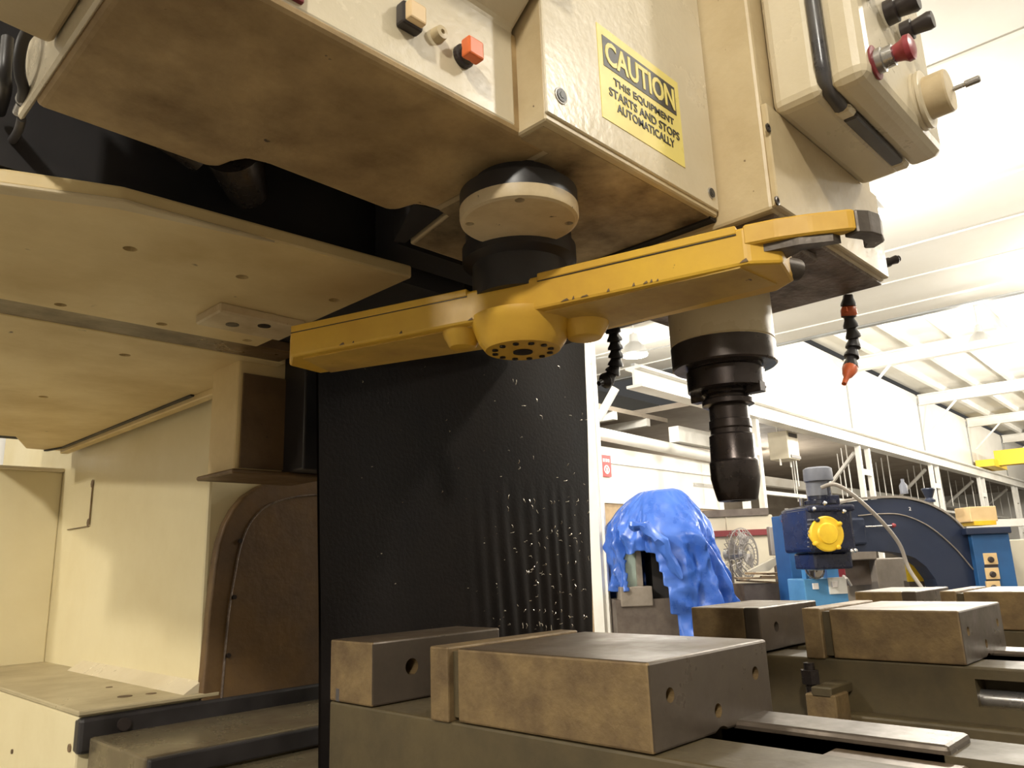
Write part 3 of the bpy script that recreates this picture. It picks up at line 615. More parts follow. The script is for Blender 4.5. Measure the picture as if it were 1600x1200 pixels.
# coolant hoses of ball-and-socket segments
def coolant(root_pts, r, nseg, name, tip_mat, tip_len, tipdir, base_mat=None):
    P = spline(root_pts, 14); L_ = [0]
    for i in range(1, len(P)): L_.append(L_[-1] + (P[i] - P[i - 1]).length)
    def ev(s):
        for i in range(1, len(P)):
            if L_[i] >= s: t = (s - L_[i - 1]) / max(L_[i] - L_[i - 1], 1e-9); return P[i - 1].lerp(P[i], t)
        return P[-1]
    st = L_[-1] / nseg; h = None
    for k in range(nseg):
        a = ev(k * st); b2 = ev((k + 1) * st); d = b2 - a; l = d.length
        g = BM(); lathe(g, a, d, [(r * .62, -.1 * l), (r * .70, 0), (r * .75, .25 * l), (r * 1.05, .70 * l), (r * 1.08, .95 * l), (r * .7, 1.05 * l)], 16)
        if h is None: h = obj(name, g, 'black_rubber', mc, 40)
        else: obj('hose_segment', g, 'black_rubber', h, 40)
    e = P[-1]; g = BM(); lathe(g, e, tipdir, [(r * .95, -.002), (r * 1.1, .004), (r * .75, tip_len * .45), (r * .42, tip_len * .6), (r * .34, tip_len), (r * .2, tip_len)], 16); obj('nozzle', g, tip_mat, h, 40)
    return h
h2p = [at(1325, 462, z=ZN)]
D2 = (MW.transposed() @ h2p[0]).z * -1
h2 = coolant([dp(1325, 462, D2), dp(1327, 500, D2), dp(1334, 530, D2), dp(1330, 560, D2 - .01), dp(1329, 574, D2 - .015)], .0092, 7, 'coolant_hose', 'orange_nozzle', .036, dp(1318, 600, D2 - .04) - dp(1330, 570, D2 - .015))
p = dp(1326, 486, D2); g = BM(); lathe(g, p, (0, 0, -1), [(.0085, -.006), (.0105, -.002), (.0105, .006), (.008, .009)], 16); box(g, p.x - .016, p.x + .016, p.y - .003, p.y + .003, p.z - .004, p.z + .002); obj('valve', g, 'orange_nozzle', h2, 40)
h1p = at(956, 512, x=1.02); D1 = -(MW.transposed() @ h1p).z
coolant([dp(957, 508, D1), dp(962, 545, D1), dp(961, 575, D1), dp(948, 594, D1)], .0125, 7, 'coolant_hose', 'black_rubber', .022, dp(922, 605, D1 - .03) - dp(948, 594, D1))
g = BM(); prism(g, [(.72, .60, .385), (1.035, .60, .385), (1.035, .97, .385), (.72, .97, .385)], (0, 0, .02), .002, 1); obj('head_bottom_plate', g, 'oily_steel', hd_)
# ---- control box on the head front
g = BM(); box(g, .735, .985, .250, .307, .462, 1.05, .012, 3); cb = obj('control_box', g, 'cream_clean', mc)
g = BM(); box(g, .735, .985, .205, .247, .462, 1.05, .014, 3); obj('box_door', g, 'cream_clean', cb)
g = BM(); tube(g, [(.737, .2487, 1.04), (.736, .2487, .60), (.736, .2487, .495), (.739, .2487, .478), (.748, .2487, .468), (.775, .2487, .4615)], .0075, 10); obj('door_gasket', g, 'grey_gasket', cb, 60)
g = BM(); box(g, .80, .945, .2412, .256, .457, .4655, .002, 1); obj('door_gasket', g, 'grey_gasket', cb)
for x in (.787, .955):
    g = BM(); box(g, x - .010, x + .010, .240, .257, .4565, .4655, .003, 1); obj('hinge_lug', g, 'cream_clean', cb)
def on_box(px, py): return at(px, py, y=.205)
e = on_box(1368, 98)
g = BM(); lathe(g, (e.x, .206, e.z), (0, -1, 0), [(.018, 0), (.018, .002), (.015, .003)], 28); es = obj('emergency_stop', g, 'maroon', cb, 40)
g = BM(); lathe(g, (e.x, .203, e.z), (0, -1, 0), [(.013, 0), (.013, .006), (.011, .007), (.011, .016), (.009, .017)], 22); obj('chrome_collar', g, 'bright_steel', es, 40)
g = BM(); lathe(g, (e.x, .186, e.z), (0, -1, 0), [(.0085, 0), (.0105, .007), (.0135, .011), (.0130, .016), (.008, .018)], 26); obj('mushroom_head', g, 'red_knob', es, 40)
w = on_box(1436, 160)
g = BM(); lathe(g, (w.x, .206, w.z), (0, -1, 0), [(.034, 0), (.034, .004), (.032, .0045), (.032, .006), (.034, .0065), (.034, .010), (.030, .011)], 40); hw = obj('handwheel', g, 'cream_clean', cb, 35)
g = BM(); lathe(g, (w.x, .1975, w.z), (0, -1, 0), [(.0335, 0), (.0335, .0016)], 40); obj('dial_groove', g, 'ink', hw)
g = BM(); lathe(g, (w.x, .196, w.z), (0, -1, 0), [(.025, 0), (.025, .022), (.0235, .024), (.0, .0245)], 40); obj('wheel_body', g, 'pale_cap', hw, 35)
g = BM(); lathe(g, (w.x + .012, .172, w.z + .006), (0, -1, 0), [(.0026, 0), (.0026, .012), (.0042, .013), (.0042, .027), (.003, .028)], 14); obj('crank_pin', g, 'bright_steel', hw, 40)
for px, py, r in ((1385, 22, .014), (1352, -20, .014), (1410, 52, .012)):
    e = on_box(px, py); g = BM(); lathe(g, (e.x, .206, e.z), (0, -1, 0), [(r, 0), (r, .012), (r * .7, .013), (r * .9, .03), (r * .8, .034)], 20); obj('selector_knob', g, 'dark_plastic', cb, 35)
# ---- tool holder in the spindle
th_ = thing('tool_holder', 'dark steel collet chuck tool holder clamped in the spindle', 'tool holder', (SX, SY, .071))
zt = ZN - .126
g = BM(); lathe(g, (SX, SY, zt), (0, 0, -1), [(.028, -.006), (.033, 0), (.0335, .002), (.0335, .006), (.0295, .009), (.0295, .012), (.0335, .014), (.0335, .020), (.029, .022)], 40); obj('flange', g, 'tool_steel', th_, 30)
g = BM(); lathe(g, (SX, SY, zt - .021), (0, 0, -1), [(.0255, -.001), (.0255, .019), (.027, .020), (.0275, .030), (.026, .032), (.0262, .040)], 40); obj('shank', g, 'tool_steel', th_, 30)
g = BM(); lathe(g, (SX, SY, zt - .060), (0, 0, -1), [(.027, -.001), (.0285, .001), (.0293, .032), (.0300, .034), (.0312, .036), (.0312, .056), (.029, .068), (.0255, .083), (.024, .085), (.010, .085), (.010, .080)], 44); obj('collet_nut', g, 'tool_steel', th_, 28)

# ================================================================== VISES ON THE TABLE
def ground(o):
    """machined faces: end faces and top of a jaw block are ground steel, its flanks stay rusty"""
    for mm in ('vise_ground', 'vise_top'): o.data.materials.append(M[mm])
    for p in o.data.polygons:
        if p.normal.y < -.9: p.material_index = 1
        elif p.normal.z > .9: p.material_index = 2
def vise(x0, x1, ym0, ym1, yf0, yf1, y_end, label, deep=False, zt=-.085):
    """x0..x1 jaw width, ym movable jaw, yf fixed jaw, y_end front end of the bed"""
    t = thing('machine_vise', label, 'vise', ((x0 + x1) / 2, (ym0 + yf1) / 2, -.262), 'machine vises on the table')
    zb = zt - .074
    w = x1 - x0
    g = BM(); box(g, x0 + .002, x1 - .002, y_end, yf1 + .003, -.262, zb, .003); bd = obj('bed', g, 'vise_body', t)
    c = BM(); box(c, x0 - .01, x0 + .05, ym0 - .092, ym0 - .006, zb - .052, zb - .016); box(c, x0 + .40 * w, x1 - .36 * w, y_end - .02, yf0 - .02, zb - .05, zb + .02); cut(bd, c)
    g = BM(); cyl(g, (x0 + .025, ym0 - .093, zb - .044), (x0 + .025, ym0 - .005, zb - .044), .012, seg=18); obj('screw', g, 'bright_steel', t, 40)
    g = BM(); box(g, x0 - .03, x0 + .001, y_end + .06, ym1 - .06, -.262, -.232, .004); obj('bed_flange', g, 'vise_body', t)
    g = BM(); box(g, x1 - .001, x1 + .03, y_end + .06, ym1 - .06, -.262, -.232, .004); obj('bed_flange', g, 'vise_body', t)
    # raised guide block in front of the movable jaw
    g = BM(); box(g, x1 - .36 * w, x1 - .015, ym0 - .185, ym0 + .02, zb - .04, zt - .067, .004); obj('guide_block', g, 'vise_ground', t)
    g = BM(); box(g, x0 + .42 * w, x1 - .38 * w, ym0 - .20, ym0 - .095, zb - .04, zb - .004, .003); obj('nut_block', g, 'vise_top', t)
    # movable jaw
    g = BM(); box(g, x0, x1, ym0, ym1 - .043, zb + .001, zt, .0025); mj = obj('movable_jaw', g, 'vise_rust', t)
    c = BM()
    for fx, dz, r in ((.14, .030, .0065), (.50, .054, .0065), (.86, .030, .0065)):
        cyl(c, (x0 + fx * w, ym0 - .01, zt - dz), (x0 + fx * w, ym0 + .07, zt - dz), r, seg=20)
    cyl(c, (x0 + .52 * w, ym0 - .01, zb - .012), (x0 + .52 * w, ym0 + .04, zb - .012), .018, seg=28)
    cut(mj, c)
    ground(mj)
    g = BM(); box(g, x0 + .006, x1 - .006, ym1 - .043, ym1 - .030, zb + .004, zt - .004); obj('jaw_gap', g, 'vise_body', mj)
    g = BM(); box(g, x0 - .002, x1 + .002, ym1 - .030, ym1, zb - .001, zt + .001, .002); obj('jaw_plate', g, 'vise_rust', t)
    # fixed jaw
    g = BM(); box(g, x0, x1, yf0, yf1, zb + .001, zt, .0025); fj = obj('fixed_jaw', g, 'vise_rust', t)
    c = BM()
    for fx in ((.25, .80) if deep else (.28, .86)): cyl(c, (x0 + fx * w, yf0 - .01, zt - .034), (x0 + fx * w, yf0 + .05, zt - .034), .010, seg=22)
    cut(fj, c)
    ground(fj)
    if deep:
        g = BM(); box(g, x0 - .001, x1 + .001, yf0 - .028, yf0 + .0, zb + .004, zt + .0005, .002); jp = obj('jaw_plate', g, 'vise_ground', t)
        c = BM()
        for fx in (.25, .80): cyl(c, (x0 + fx * w, yf0 - .04, zt - .034), (x0 + fx * w, yf0 + .05, zt - .034), .0085, seg=22)
        cut(jp, c)
    return t
vise(.571, .786, .403, .690, .800, .890, .10, 'nearest brown steel vise with wide closed movable jaw in the foreground')
vise(1.242, 1.467, .342, .570, .672, .775, .06, 'second brown steel vise, behind the nearest one at right', True)
vise(1.80, 2.03, .30, .525, .60, .70, .05, 'third steel vise, farthest back on the table at the right edge', True)
# mark of a hose clip on the bed end of the first vise
g = BM(); box(g, .5705, .5725, .868, .876, -.158, -.142, .001, 1); ml = obj('level_mark', g, 'grey_gasket'); tag(ml, 'small grey clip on the rear end of the nearest vise', 'clip')
# hold-down clamp at the second vise
ct = thing('step_clamp', 'brown steel step clamp with dark nut holding the second vise', 'clamp', (1.205, .53, -.262))
g = BM(); prism(g, [(1.165, .50, -.262), (1.165, .50, -.20), (1.165, .545, -.20), (1.165, .545, -.215), (1.165, .43, -.232), (1.165, .43, -.262)][:3] + [(1.165, .545, -.262)], (.05, 0, 0), .002, 1); obj('clamp_block', g, 'vise_rust', ct)
g = BM(); box(g, 1.165, 1.245, .505, .535, -.205, -.19, .002, 1); obj('clamp_strap', g, 'vise_body', ct)
g = BM(); cyl(g, (1.19, .545, -.262), (1.19, .545, -.16), .008, seg=14); obj('stud', g, 'tool_steel', ct, 40)
g = BM(); cyl(g, (1.19, .545, -.19), (1.19, .545, -.170), .014, seg=6); obj('hex_nut', g, 'tool_steel', ct)

# ================================================================== WORKSHOP BEHIND THE MACHINE
RH = Vector((MW[0][0], MW[1][0], 0)).normalized()             # horizontal right of the view
FH = Vector((0, 0, 1)).cross(RH).normalized() * 1.0           # horizontal forward
UP = Vector((0, 0, 1))
def fr(px, py, D, yaw=0):
    o = dp(px, py, D); c, s = math.cos(yaw), math.sin(yaw); return o, RH * c + FH * s, FH * c - RH * s
def obox(bm, px, py, D, w, h, d, yaw=0, bev=0, dx=0, dy=0, dz=0):
    """box whose front face centre is seen at px, py at distance D; w right, h up, d back"""
    o, r, f = fr(px, py, D, yaw); o = o + r * dx + f * dy + UP * dz
    t = bmesh.new(); box(t, -w / 2, w / 2, 0, d, -h / 2, h / 2, bev)
    m = Matrix((r, f, UP)).transposed().to_4x4(); m.translation = o; bmesh.ops.transform(t, matrix=m, verts=t.verts[:]); merge(bm, t); return bm
def olathe(bm, px, py, D, direc, prof, seg=24): return lathe(bm, dp(px, py, D), direc, prof, seg)
def toFloor(px, py, D): p = dp(px, py, D); return Vector((p.x, p.y, FL))
def down(bm, px0, px1, py, D, d, yaw=0, bev=0):
    """box from the seen top edge down to the floor"""
    p = dp((px0 + px1) / 2, py, D); h = p.z - FL; return obox(bm, (px0 + px1) / 2, py, D, (px1 - px0) * D / FPX, h, d, yaw, bev, dz=-h / 2)

# ---- machine under a blue tarpaulin
D = 7.6
tm = thing('covered_machine', 'old iron machine standing under the blue tarp', 'machine', toFloor(1010, 900, D))
g = BM(); down(g, 962, 1120, 935, D, .75); obj('base', g, 'old_iron', tm)
g = BM(); obox(g, 995, 932, D - .02, .32, .19, .3, 0, .01); obj('slide', g, 'iron_light', tm)
g = BM(); obox(g, 990, 895, D + .12, .17, .5, .22, .2); obj('upright', g, 'pale_green', tm)
g = BM(); obox(g, 1000, 895, D + .09, .05, .5, .04, .2); obj('guide', g, 'iron_light', tm)
g = BM(); obox(g, 1050, 880, D + .2, .42, .8, .4); obj('frame', g, 'dark_void', tm)
g = BM(); NU, NV = 180, 90; rows = []
ctr = dp(1035, 870, D + .45)
# half widths (left, right) in metres by height, read from the outline
lev = [(.705, .20, .24), (.64, .30, .30), (.50, .46, .40), (.36, .56, .47), (.15, .585, .50), (-.10, .57, .58), (-.35, .54, .65), (-.62, .50, .63), (-.85, .48, .62), (-1.1, .47, .62)]
def lerp_lev(z):
    for i in range(len(lev) - 1):
        if lev[i][0] >= z >= lev[i + 1][0]:
            t = (lev[i][0] - z) / (lev[i][0] - lev[i + 1][0]); return [lev[i][k] * (1 - t) + lev[i + 1][k] * t for k in (1, 2)]
    return lev[-1][1:]
for j in range(NV + 1):
    z = .705 - (j / NV) * 1.8; lw, rw = lerp_lev(z); row = []
    dep = .16 + .36 * min(1, (.72 - z) / .5) ** .7
    for i in range(NU):
        a = 2 * PI * i / NU
        cx, sy = math.cos(a), math.sin(a)
        sgn = lambda v: (1 if v >= 0 else -1) * abs(v) ** .62
        xx = sgn(cx) * (rw if cx > 0 else lw); yy = sgn(sy) * dep
        dropn = min(1, (.72 - z) / .8)
        rid = lambda v: 1 - 2 * abs(v)
        fold = .045 * dropn * rid(math.sin(a * 5.5 + 1.6 * math.sin(z * 2.1 + cx) + 2 * mnoise.noise(Vector((cx, sy, z))))  ) + .075 * dropn * rid(mnoise.noise(Vector((cx * 2.4 + z * .8, sy * 2.4, z * 1.3))) * 1.6) + .030 * rid(mnoise.noise(Vector((cx * 5 + z, sy * 5, z * 4))) * 1.5) + .014 * rid(mnoise.noise(Vector((cx * 10, sy * 10, z * 7))) * 1.5) - .03
        rr = 1 + fold / .55
        if sy < .2: rr += .14 * max(0, 1 - abs(xx - .2) / .17) * min(1, (.75 - z) / .35)
        p = ctr + RH * (xx * rr) + FH * (yy * rr) + UP * (z - .0 + .018 * mnoise.noise(Vector((cx * 5, sy * 5, z * 4))) - ctr.z * 0)
        p.z = z + .02 * mnoise.noise(Vector((cx * 5, sy * 5, z * 4))) * dropn
        row.append(g.verts.new(p))
    rows.append(row)
top = g.verts.new(ctr + UP * (.735 - ctr.z) + RH * .16 - FH * .05)
for i in range(NU): g.faces.new((rows[0][i], rows[0][(i + 1) % NU], top))
for j in range(NV):
    z = .705 - (j / NV) * 1.8
    for i in range(NU):
        a = 2 * PI * (i + .5) / NU; cx, sy = math.cos(a), math.sin(a)
        x_here = (sum((rows[jj][ii].co - ctr).dot(RH) for jj in (j, j + 1) for ii in (i, (i + 1) % NU)) / 4)
        if sy < .05:                                           # opening at the front left, its edge gathered upwards
            lo, hi = -.44 + .1 * max(0, (.3 - z)) * .0, -.20 + .20 * max(0, min(1, (.10 - z) / .9)) 
            if z < .10 - .25 * abs(x_here + .3) and lo < x_here < hi + .03: continue
            if z < -.28 and x_here < hi - .10: continue
        g.faces.new((rows[j][i], rows[j + 1][i], rows[j + 1][(i + 1) % NU], rows[j][(i + 1) % NU]))
tp = obj('tarpaulin', g, 'tarp', None, 22); tag(tp, 'crumpled blue tarpaulin draped over a machine behind the vises', 'tarp')
md = tp.modifiers.new('smooth', 'SUBSURF'); md.levels = 1; md.render_levels = 1
md = tp.modifiers.new('thickness', 'SOLIDIFY'); md.thickness = .006
# gathered fold hanging across the front of the tarp
g = BM(); tube(g, spline([ctr + RH * -.42 + FH * -.56 + UP * (.34 - ctr.z), ctr + RH * -.25 + FH * -.6 + UP * (.30 - ctr.z), ctr + RH * -.08 + FH * -.62 + UP * (.10 - ctr.z), ctr + RH * .03 + FH * -.6 + UP * (-.18 - ctr.z)], 6), [.03, .05, .06, .055, .05, .06, .07, .06, .05, .055, .06, .07, .06, .05, .045, .05, .045, .03, .02][:19], 9)
for v in g.verts: v.co += Vector((mnoise.noise(v.co * 9), mnoise.noise(v.co * 9 + Vector((5, 0, 0))), mnoise.noise(v.co * 9 + Vector((0, 7, 0))))) * .035
fo = obj('gathered_fold', g, 'tarp', tp, 30)

# ---- pedestal fan
D = 9.0
c0 = dp(1158, 866, D); fdir = (-FH * .75 + RH * .66).normalized()
fn = thing('pedestal_fan', 'grey round wire-caged pedestal fan right of the tarp', 'fan', toFloor(1152, 900, D))
g = BM()
for k in range(28):
    a = 2 * PI * k / 28; A_, B_, d_ = frame_of(fdir); e_ = A_ * math.cos(a) + B_ * math.sin(a)
    tube(g, [c0 + fdir * .10 + e_ * .04, c0 + fdir * .095 + e_ * .2, c0 + fdir * .03 + e_ * .30, c0 - fdir * .05 + e_ * .28, c0 - fdir * .10 + e_ * .08], .004, 4)
for rr, oo in ((.30, .03), (.2, .095), (.12, .10), (.25, .07)): lathe(g, c0 + fdir * oo, fdir, [(rr - .005, -.004), (rr + .005, -.004), (rr + .005, .004), (rr - .005, .004), (rr - .005, -.004)], 40, cap=False)
obj('cage', g, 'fan_grey', fn)
for k in range(4):
    a = 2 * PI * k / 4 + .4; e_ = A_ * math.cos(a) + B_ * math.sin(a); s_ = d_.cross(e_)
    g = BM(); prism(g, [c0 + e_ * .04 - s_ * .03, c0 + e_ * .25 - s_ * .10 + fdir * .02, c0 + e_ * .26 + s_ * .10 - fdir * .02, c0 + e_ * .04 + s_ * .03], fdir * .004); obj('blade', g, 'fan_grey', fn)
g = BM(); lathe(g, c0 + fdir * .05, -fdir, [(.03, 0), (.05, .02), (.07, .12), (.06, .26), (.03, .28)], 20); obj('motor', g, 'lamp_case', fn, 40)
g = BM(); q = c0 - fdir * .15; cyl(g, (q.x, q.y, FL), (q.x, q.y, q.z), .022, seg=12); obj('pole', g, 'fan_grey', fn, 40)
g = BM(); lathe(g, (q.x, q.y, FL), (0, 0, 1), [(.25, 0), (.25, .02), (.05, .05), (.03, .06)], 28); obj('foot', g, 'fan_grey', fn, 40)

# ---- cream machine with maroon stripe
D = 10.0
t = thing('striped_machine', 'cream machine enclosure with a maroon stripe behind the fan', 'machine', toFloor(1160, 850, D))
g = BM(); down(g, 1085, 1205, 806, D, 1.0, -.12, .02); obj('enclosure', g, 'cnc_cream', t)
g = BM(); obox(g, 1147, 833, D - .10, .93, .075, .05, -.12); obj('stripe', g, 'maroon', t)
g = BM(); obox(g, 1150, 801, D - .03, .82, .09, .8, -.12); obj('roof_edge', g, 'old_iron', t)
g = BM(); obox(g, 1137, 832, D - .06, .012, .45, .02, -.12); obj('panel_joint', g, 'cnc_cream', t)
# ---- small grey control pendant
t = thing('switch_box', 'small grey switch box on a post beside the blue drill', 'switch box', toFloor(1213, 870, 8.9))
g = BM(); obox(g, 1213, 845, 8.9, .14, .33, .1, 0, .01); obj('case', g, 'fan_grey', t)
g = BM(); down(g, 1210, 1216, 870, 8.92, .05); obj('post', g, 'old_iron', t)
g = BM(); obox(g, 1226, 855, 8.88, .035, .26, .02); obj('label_strip', g, 'sign_white', t)
# ---- pile of cardboard on a cart
D = 8.2
t = thing('parts_cart', 'low dark cart heaped with scrap cardboard, right of the fan', 'cart', toFloor(1200, 920, D))
g = BM(); down(g, 1162, 1232, 912, D, .5); obj('cart_body', g, 'old_iron', t)
g = BM(); down(g, 1232, 1252, 912, D - .05, .3); obj('end_post', g, 'cnc_cream', t)
random.seed(11)
SB = [(1200, 911, .30, 'scrap_wood', 'dark board lying lowest in the scrap heap on the cart'), (1185, 905, .22, 'cardboard', 'brown cardboard piece at the left of the scrap heap'),
      (1220, 903, .20, 'cardboard', 'tan cardboard piece at the right of the scrap heap'), (1225, 897, .17, 'scrap_wood', 'thin dark board at the right top of the scrap heap'),
      (1200, 898, .24, 'cardboard', 'wide tan cardboard piece in the middle of the scrap heap')]
for k, (px, py, w_, mm, lab) in enumerate(SB):
    o_, r_, f_ = fr(px, py, D + .02 * k, random.uniform(-.3, .3)); d_ = random.uniform(.16, .24); uu = (UP + r_ * random.uniform(-.08, .10)).normalized(); rr_ = (r_ - uu * r_.dot(uu)).normalized()
    g = BM(); prism(g, [o_ - rr_ * w_, o_ + rr_ * w_, o_ + rr_ * w_ * .9 + f_ * d_, o_ - rr_ * w_ * .95 + f_ * d_], uu * .018)
    o_ = obj('scrap_board', g, mm); tag(o_, lab, 'cardboard' if mm == 'cardboard' else 'board', 'scrap boards on the cart')
g = BM(); o_, r_, f_ = fr(1192, 885, D - .05, 0); prism(g, [o_ - r_ * .17 - UP * .05, o_ + r_ * .20 + UP * .11, o_ + r_ * .17 + UP * .03, o_ + r_ * .06 - UP * .05], f_ * .02 + UP * .01); tag(obj('cardboard_sheet', g, 'cnc_cream'), 'pale folded cardboard sheet lying on top of the heap', 'cardboard')
# ---- blue drilling machine with light blue coolant unit
D = 8.0
t = thing('blue_drill', 'bright blue drilling machine column left of the navy radial arm', 'machine', toFloor(1242, 870, D))
g = BM(); down(g, 1224, 1256, 805, D, .24, .3, .01); obj('column', g, 'blue_paint', t)
g = BM(); obox(g, 1246, 848, D - .04, .10, .50, .06, .3); obj('front_cover', g, 'sky_blue', t)
g = BM(); olathe(g, 1236, 812, D - .02, (0, 0, 1), [(.11, 0), (.11, .05), (.07, .06)], 24); obj('head_cap', g, 'blue_paint', t, 40)
g = BM(); cyl(g, dp(1229, 803, D), dp(1229, 795, D), .02, seg=12); obj('pin', g, 'bright_steel', t, 40)
g = BM(); tube(g, spline([dp(1222, 815, D - .1), dp(1232, 812, D - .16), dp(1245, 818, D - .12)], 6), .012, 8); obj('hose', g, 'red_knob', t)
t = thing('coolant_unit', 'light blue box unit with two pale switch plates below the navy arm', 'machine', toFloor(1290, 920, 7.2))
g = BM(); down(g, 1254, 1324, 904, 7.2, .35, .1, .01); obj('tank', g, 'sky_blue', t)
g = BM(); obox(g, 1310, 915, 7.17, .17, .15, .03, .1, .004); obj('white_plate', g, 'steel_white', t)
for px, py in ((1275, 916), (1305, 913)):
    g = BM(); obox(g, px, py, 7.14, .055, .055, .02, .1, .003); obj('switch', g, 'sign_white', t)
g = BM(); obox(g, 1263, 895, 7.3, .06, .5, .06, .3, dz=.05); obj('riser', g, 'sky_blue', t)
g = BM(); obox(g, 1301, 893, 7.3, .11, .16, .1); obj('side_box', g, 'sky_blue', t)
g = BM(); tube(g, [dp(1318, 900, 7.1), dp(1324, 905, 7.0), dp(1330, 915, 7.0)], .012, 8); obj('handle', g, 'bright_steel', t)
g = BM(); lathe(g, dp(1273, 890, 7.2), -FH + UP * .2, [(.075, -.01), (.09, -.01), (.09, .01), (.075, .01), (.075, -.01)], 28, cap=False); vw = obj('valve_wheel', g, 'bright_steel', t, 40)
g = BM(); o_ = dp(1273, 890, 7.2); tube(g, [o_ - RH * .08, o_ + RH * .08], .01, 8); tube(g, [o_ - UP * .08, o_ + UP * .08], .01, 8); obj('spokes', g, 'bright_steel', vw)
g = BM(); tube(g, [o_, o_ + FH * .08, Vector((o_.x, o_.y, FL)) + FH * .08], .03, 8); obj('stem', g, 'old_iron', vw)
g = BM(); p_ = dp(1313, 893, 7.25); o2 = thing('red_bucket', 'small red container behind the light blue unit', 'container', toFloor(1313, 893, 7.5))
g = BM(); obox(g, 1312, 892, 7.5, .13, .16, .12, .2, .01); obj('tub', g, 'red_knob', o2)
g = BM(); down(g, 1304, 1320, 903, 7.5, .1, .2); obj('stand', g, 'old_iron', o2)

# ---- navy radial-arm machine
D = 7.0
na = thing('radial_arm_machine', 'navy blue machine with long curved arm and yellow capped gearbox', 'machine', toFloor(1545, 900, D))
# outline of the curved arm, drawn in its own upright plane
yaw = .10; o_, r_, f_ = fr(1430, 830, D, yaw)
def ap(px, py):
    rr = ray(px, py); n = f_; tt = o_.dot(n) / rr.dot(n); return rr * tt
up_ = [(1300, 792), (1335, 783), (1380, 779), (1415, 780), (1450, 789), (1482, 806), (1508, 830), (1530, 860), (1552, 905), (1562, 960)]
lo_ = [(1478, 960), (1462, 905), (1447, 885), (1430, 872), (1412, 865), (1385, 861), (1340, 862), (1300, 866)]
pts = [ap(x, y) for x, y in up_] + [ap(x, y) for x, y in lo_]
g = BM()
t_ = bmesh.new(); n_ = len(pts); off = f_ * .18
vs = [t_.verts.new(p) for p in pts] + [t_.verts.new(p + off) for p in pts]
t_.faces.new(vs[:n_][::-1]); t_.faces.new(vs[n_:])
for i in range(n_): t_.faces.new((vs[i], vs[(i + 1) % n_], vs[n_ + (i + 1) % n_], vs[n_ + i]))
merge(g, t_); armn = obj('curved_arm', g, 'navy', na)
g = BM(); ed = spline([ap(x, y) for x, y in up_], 4); ed2 = [p + off * 1.15 + UP * .012 for p in ed]; ed1 = [p - f_ * .01 + UP * .004 for p in ed]
for i in range(len(ed) - 1): prism(g, [ed1[i], ed1[i + 1], ed2[i + 1], ed2[i]], (0, 0, .02))
obj('top_flange', g, 'cable_grey', armn)
g = BM(); tube(g, spline([ap(1340, 806), ap(1375, 803), ap(1410, 805), ap(1450, 822), ap(1490, 855), ap(1520, 890)], 6), .006, 6)
for v in g.verts: v.co -= f_ * .006
obj('cast_line', g, 'iron_light', armn)
q = ap(1421, 795); gt = text_bm('2', .045, q - f_ * .006, r_, UP, depth=.002); obj('number', gt, 'sign_white', armn)
g = BM(); obox(g, 1300, 826, D - .22, .42, .40, .55, yaw, .03); gb = obj('gearbox', g, 'navy_gloss', na)
g = BM(); obox(g, 1303, 876, D - .15, .36, .15, .40, yaw, .02); obj('lower_gearbox', g, 'navy_gloss', na)
g = BM(); obox(g, 1300, 794, D - .20, .44, .06, .5, yaw, .02); obj('gearbox_lid', g, 'navy_gloss', na)
A0, ra, fa = fr(1290, 834, D - .22, yaw)
g = BM(); lathe(g, A0 + fa * .02, -fa, [(.155, 0), (.155, .045), (.145, .055), (.095, .06), (.085, .075), (.03, .08)], 36); yc_ = obj('yellow_cap', g, 'yellow_cap', gb, 30)
for k in range(4):
    a = 2 * PI * k / 4 + .6; e_ = ra * math.cos(a) + UP * math.sin(a)
    g = BM(); lathe(g, A0 + e_ * .145 - fa * .0, -fa, [(.02, 0), (.02, .05), (.012, .055)], 10); obj('cap_lug', g, 'yellow_cap' if k != 1 else 'navy_gloss', yc_, 40)
for k in range(7):
    g = BM(); obox(g, 1268, 812 + k * 7, D - .235, .06, .012, .02, yaw); obj('cooling_fin', g, 'grey_paint', gb)
for px, py in ((1271, 796), (1318, 800), (1288, 787), (1330, 862), (1336, 861)):
    g = BM(); olathe(g, px, py, D - .25, -f_ + UP * .4, [(.016, 0), (.016, .02), (.008, .025)], 12); obj('bolt', g, 'bright_steel', gb, 40)
g = BM(); lathe(g, dp(1282, 788, D), (0, 0, 1), [(.15, 0), (.15, .03), (.11, .04), (.11, .14), (.105, .2)], 28); mo = obj('motor', g, 'navy_gloss', na, 40)
g = BM(); lathe(g, dp(1279, 775, D), (0, 0, 1), [(.10, 0), (.10, .15), (.105, .155)], 28); obj('motor_body', g, 'grey_paint', mo, 40)
g = BM(); lathe(g, dp(1279, 752, D), (0, 0, 1), [(.125, 0), (.128, .01), (.125, .11), (.10, .125), (.02, .13)], 28); obj('fan_cowl', g, 'grey_paint', mo, 40)
g = BM(); obox(g, 1302, 782, D - .1, .13, .10, .12, yaw, .01); obj('terminal_box', g, 'navy_gloss', mo)
g = BM(); cyl(g, dp(1253, 790, D), dp(1252, 778, D), .018, seg=12); obj('pin', g, 'bright_steel', na, 40)
g = BM(); cyl(g, dp(1352, 823, D - .12), dp(1396, 821, D - .05), .008, seg=8); lv = obj('lever', g, 'bright_steel', na, 40)
g = BM(); olathe(g, 1396, 821, D - .05, RH, [(.015, -.015), (.022, 0), (.015, .018)], 12); obj('lever_knob', g, 'red_knob', lv, 40)
g = BM(); obox(g, 1341, 830, D - .1, .16, .24, .2, yaw, .02); obj('slide_bracket', g, 'navy', na)
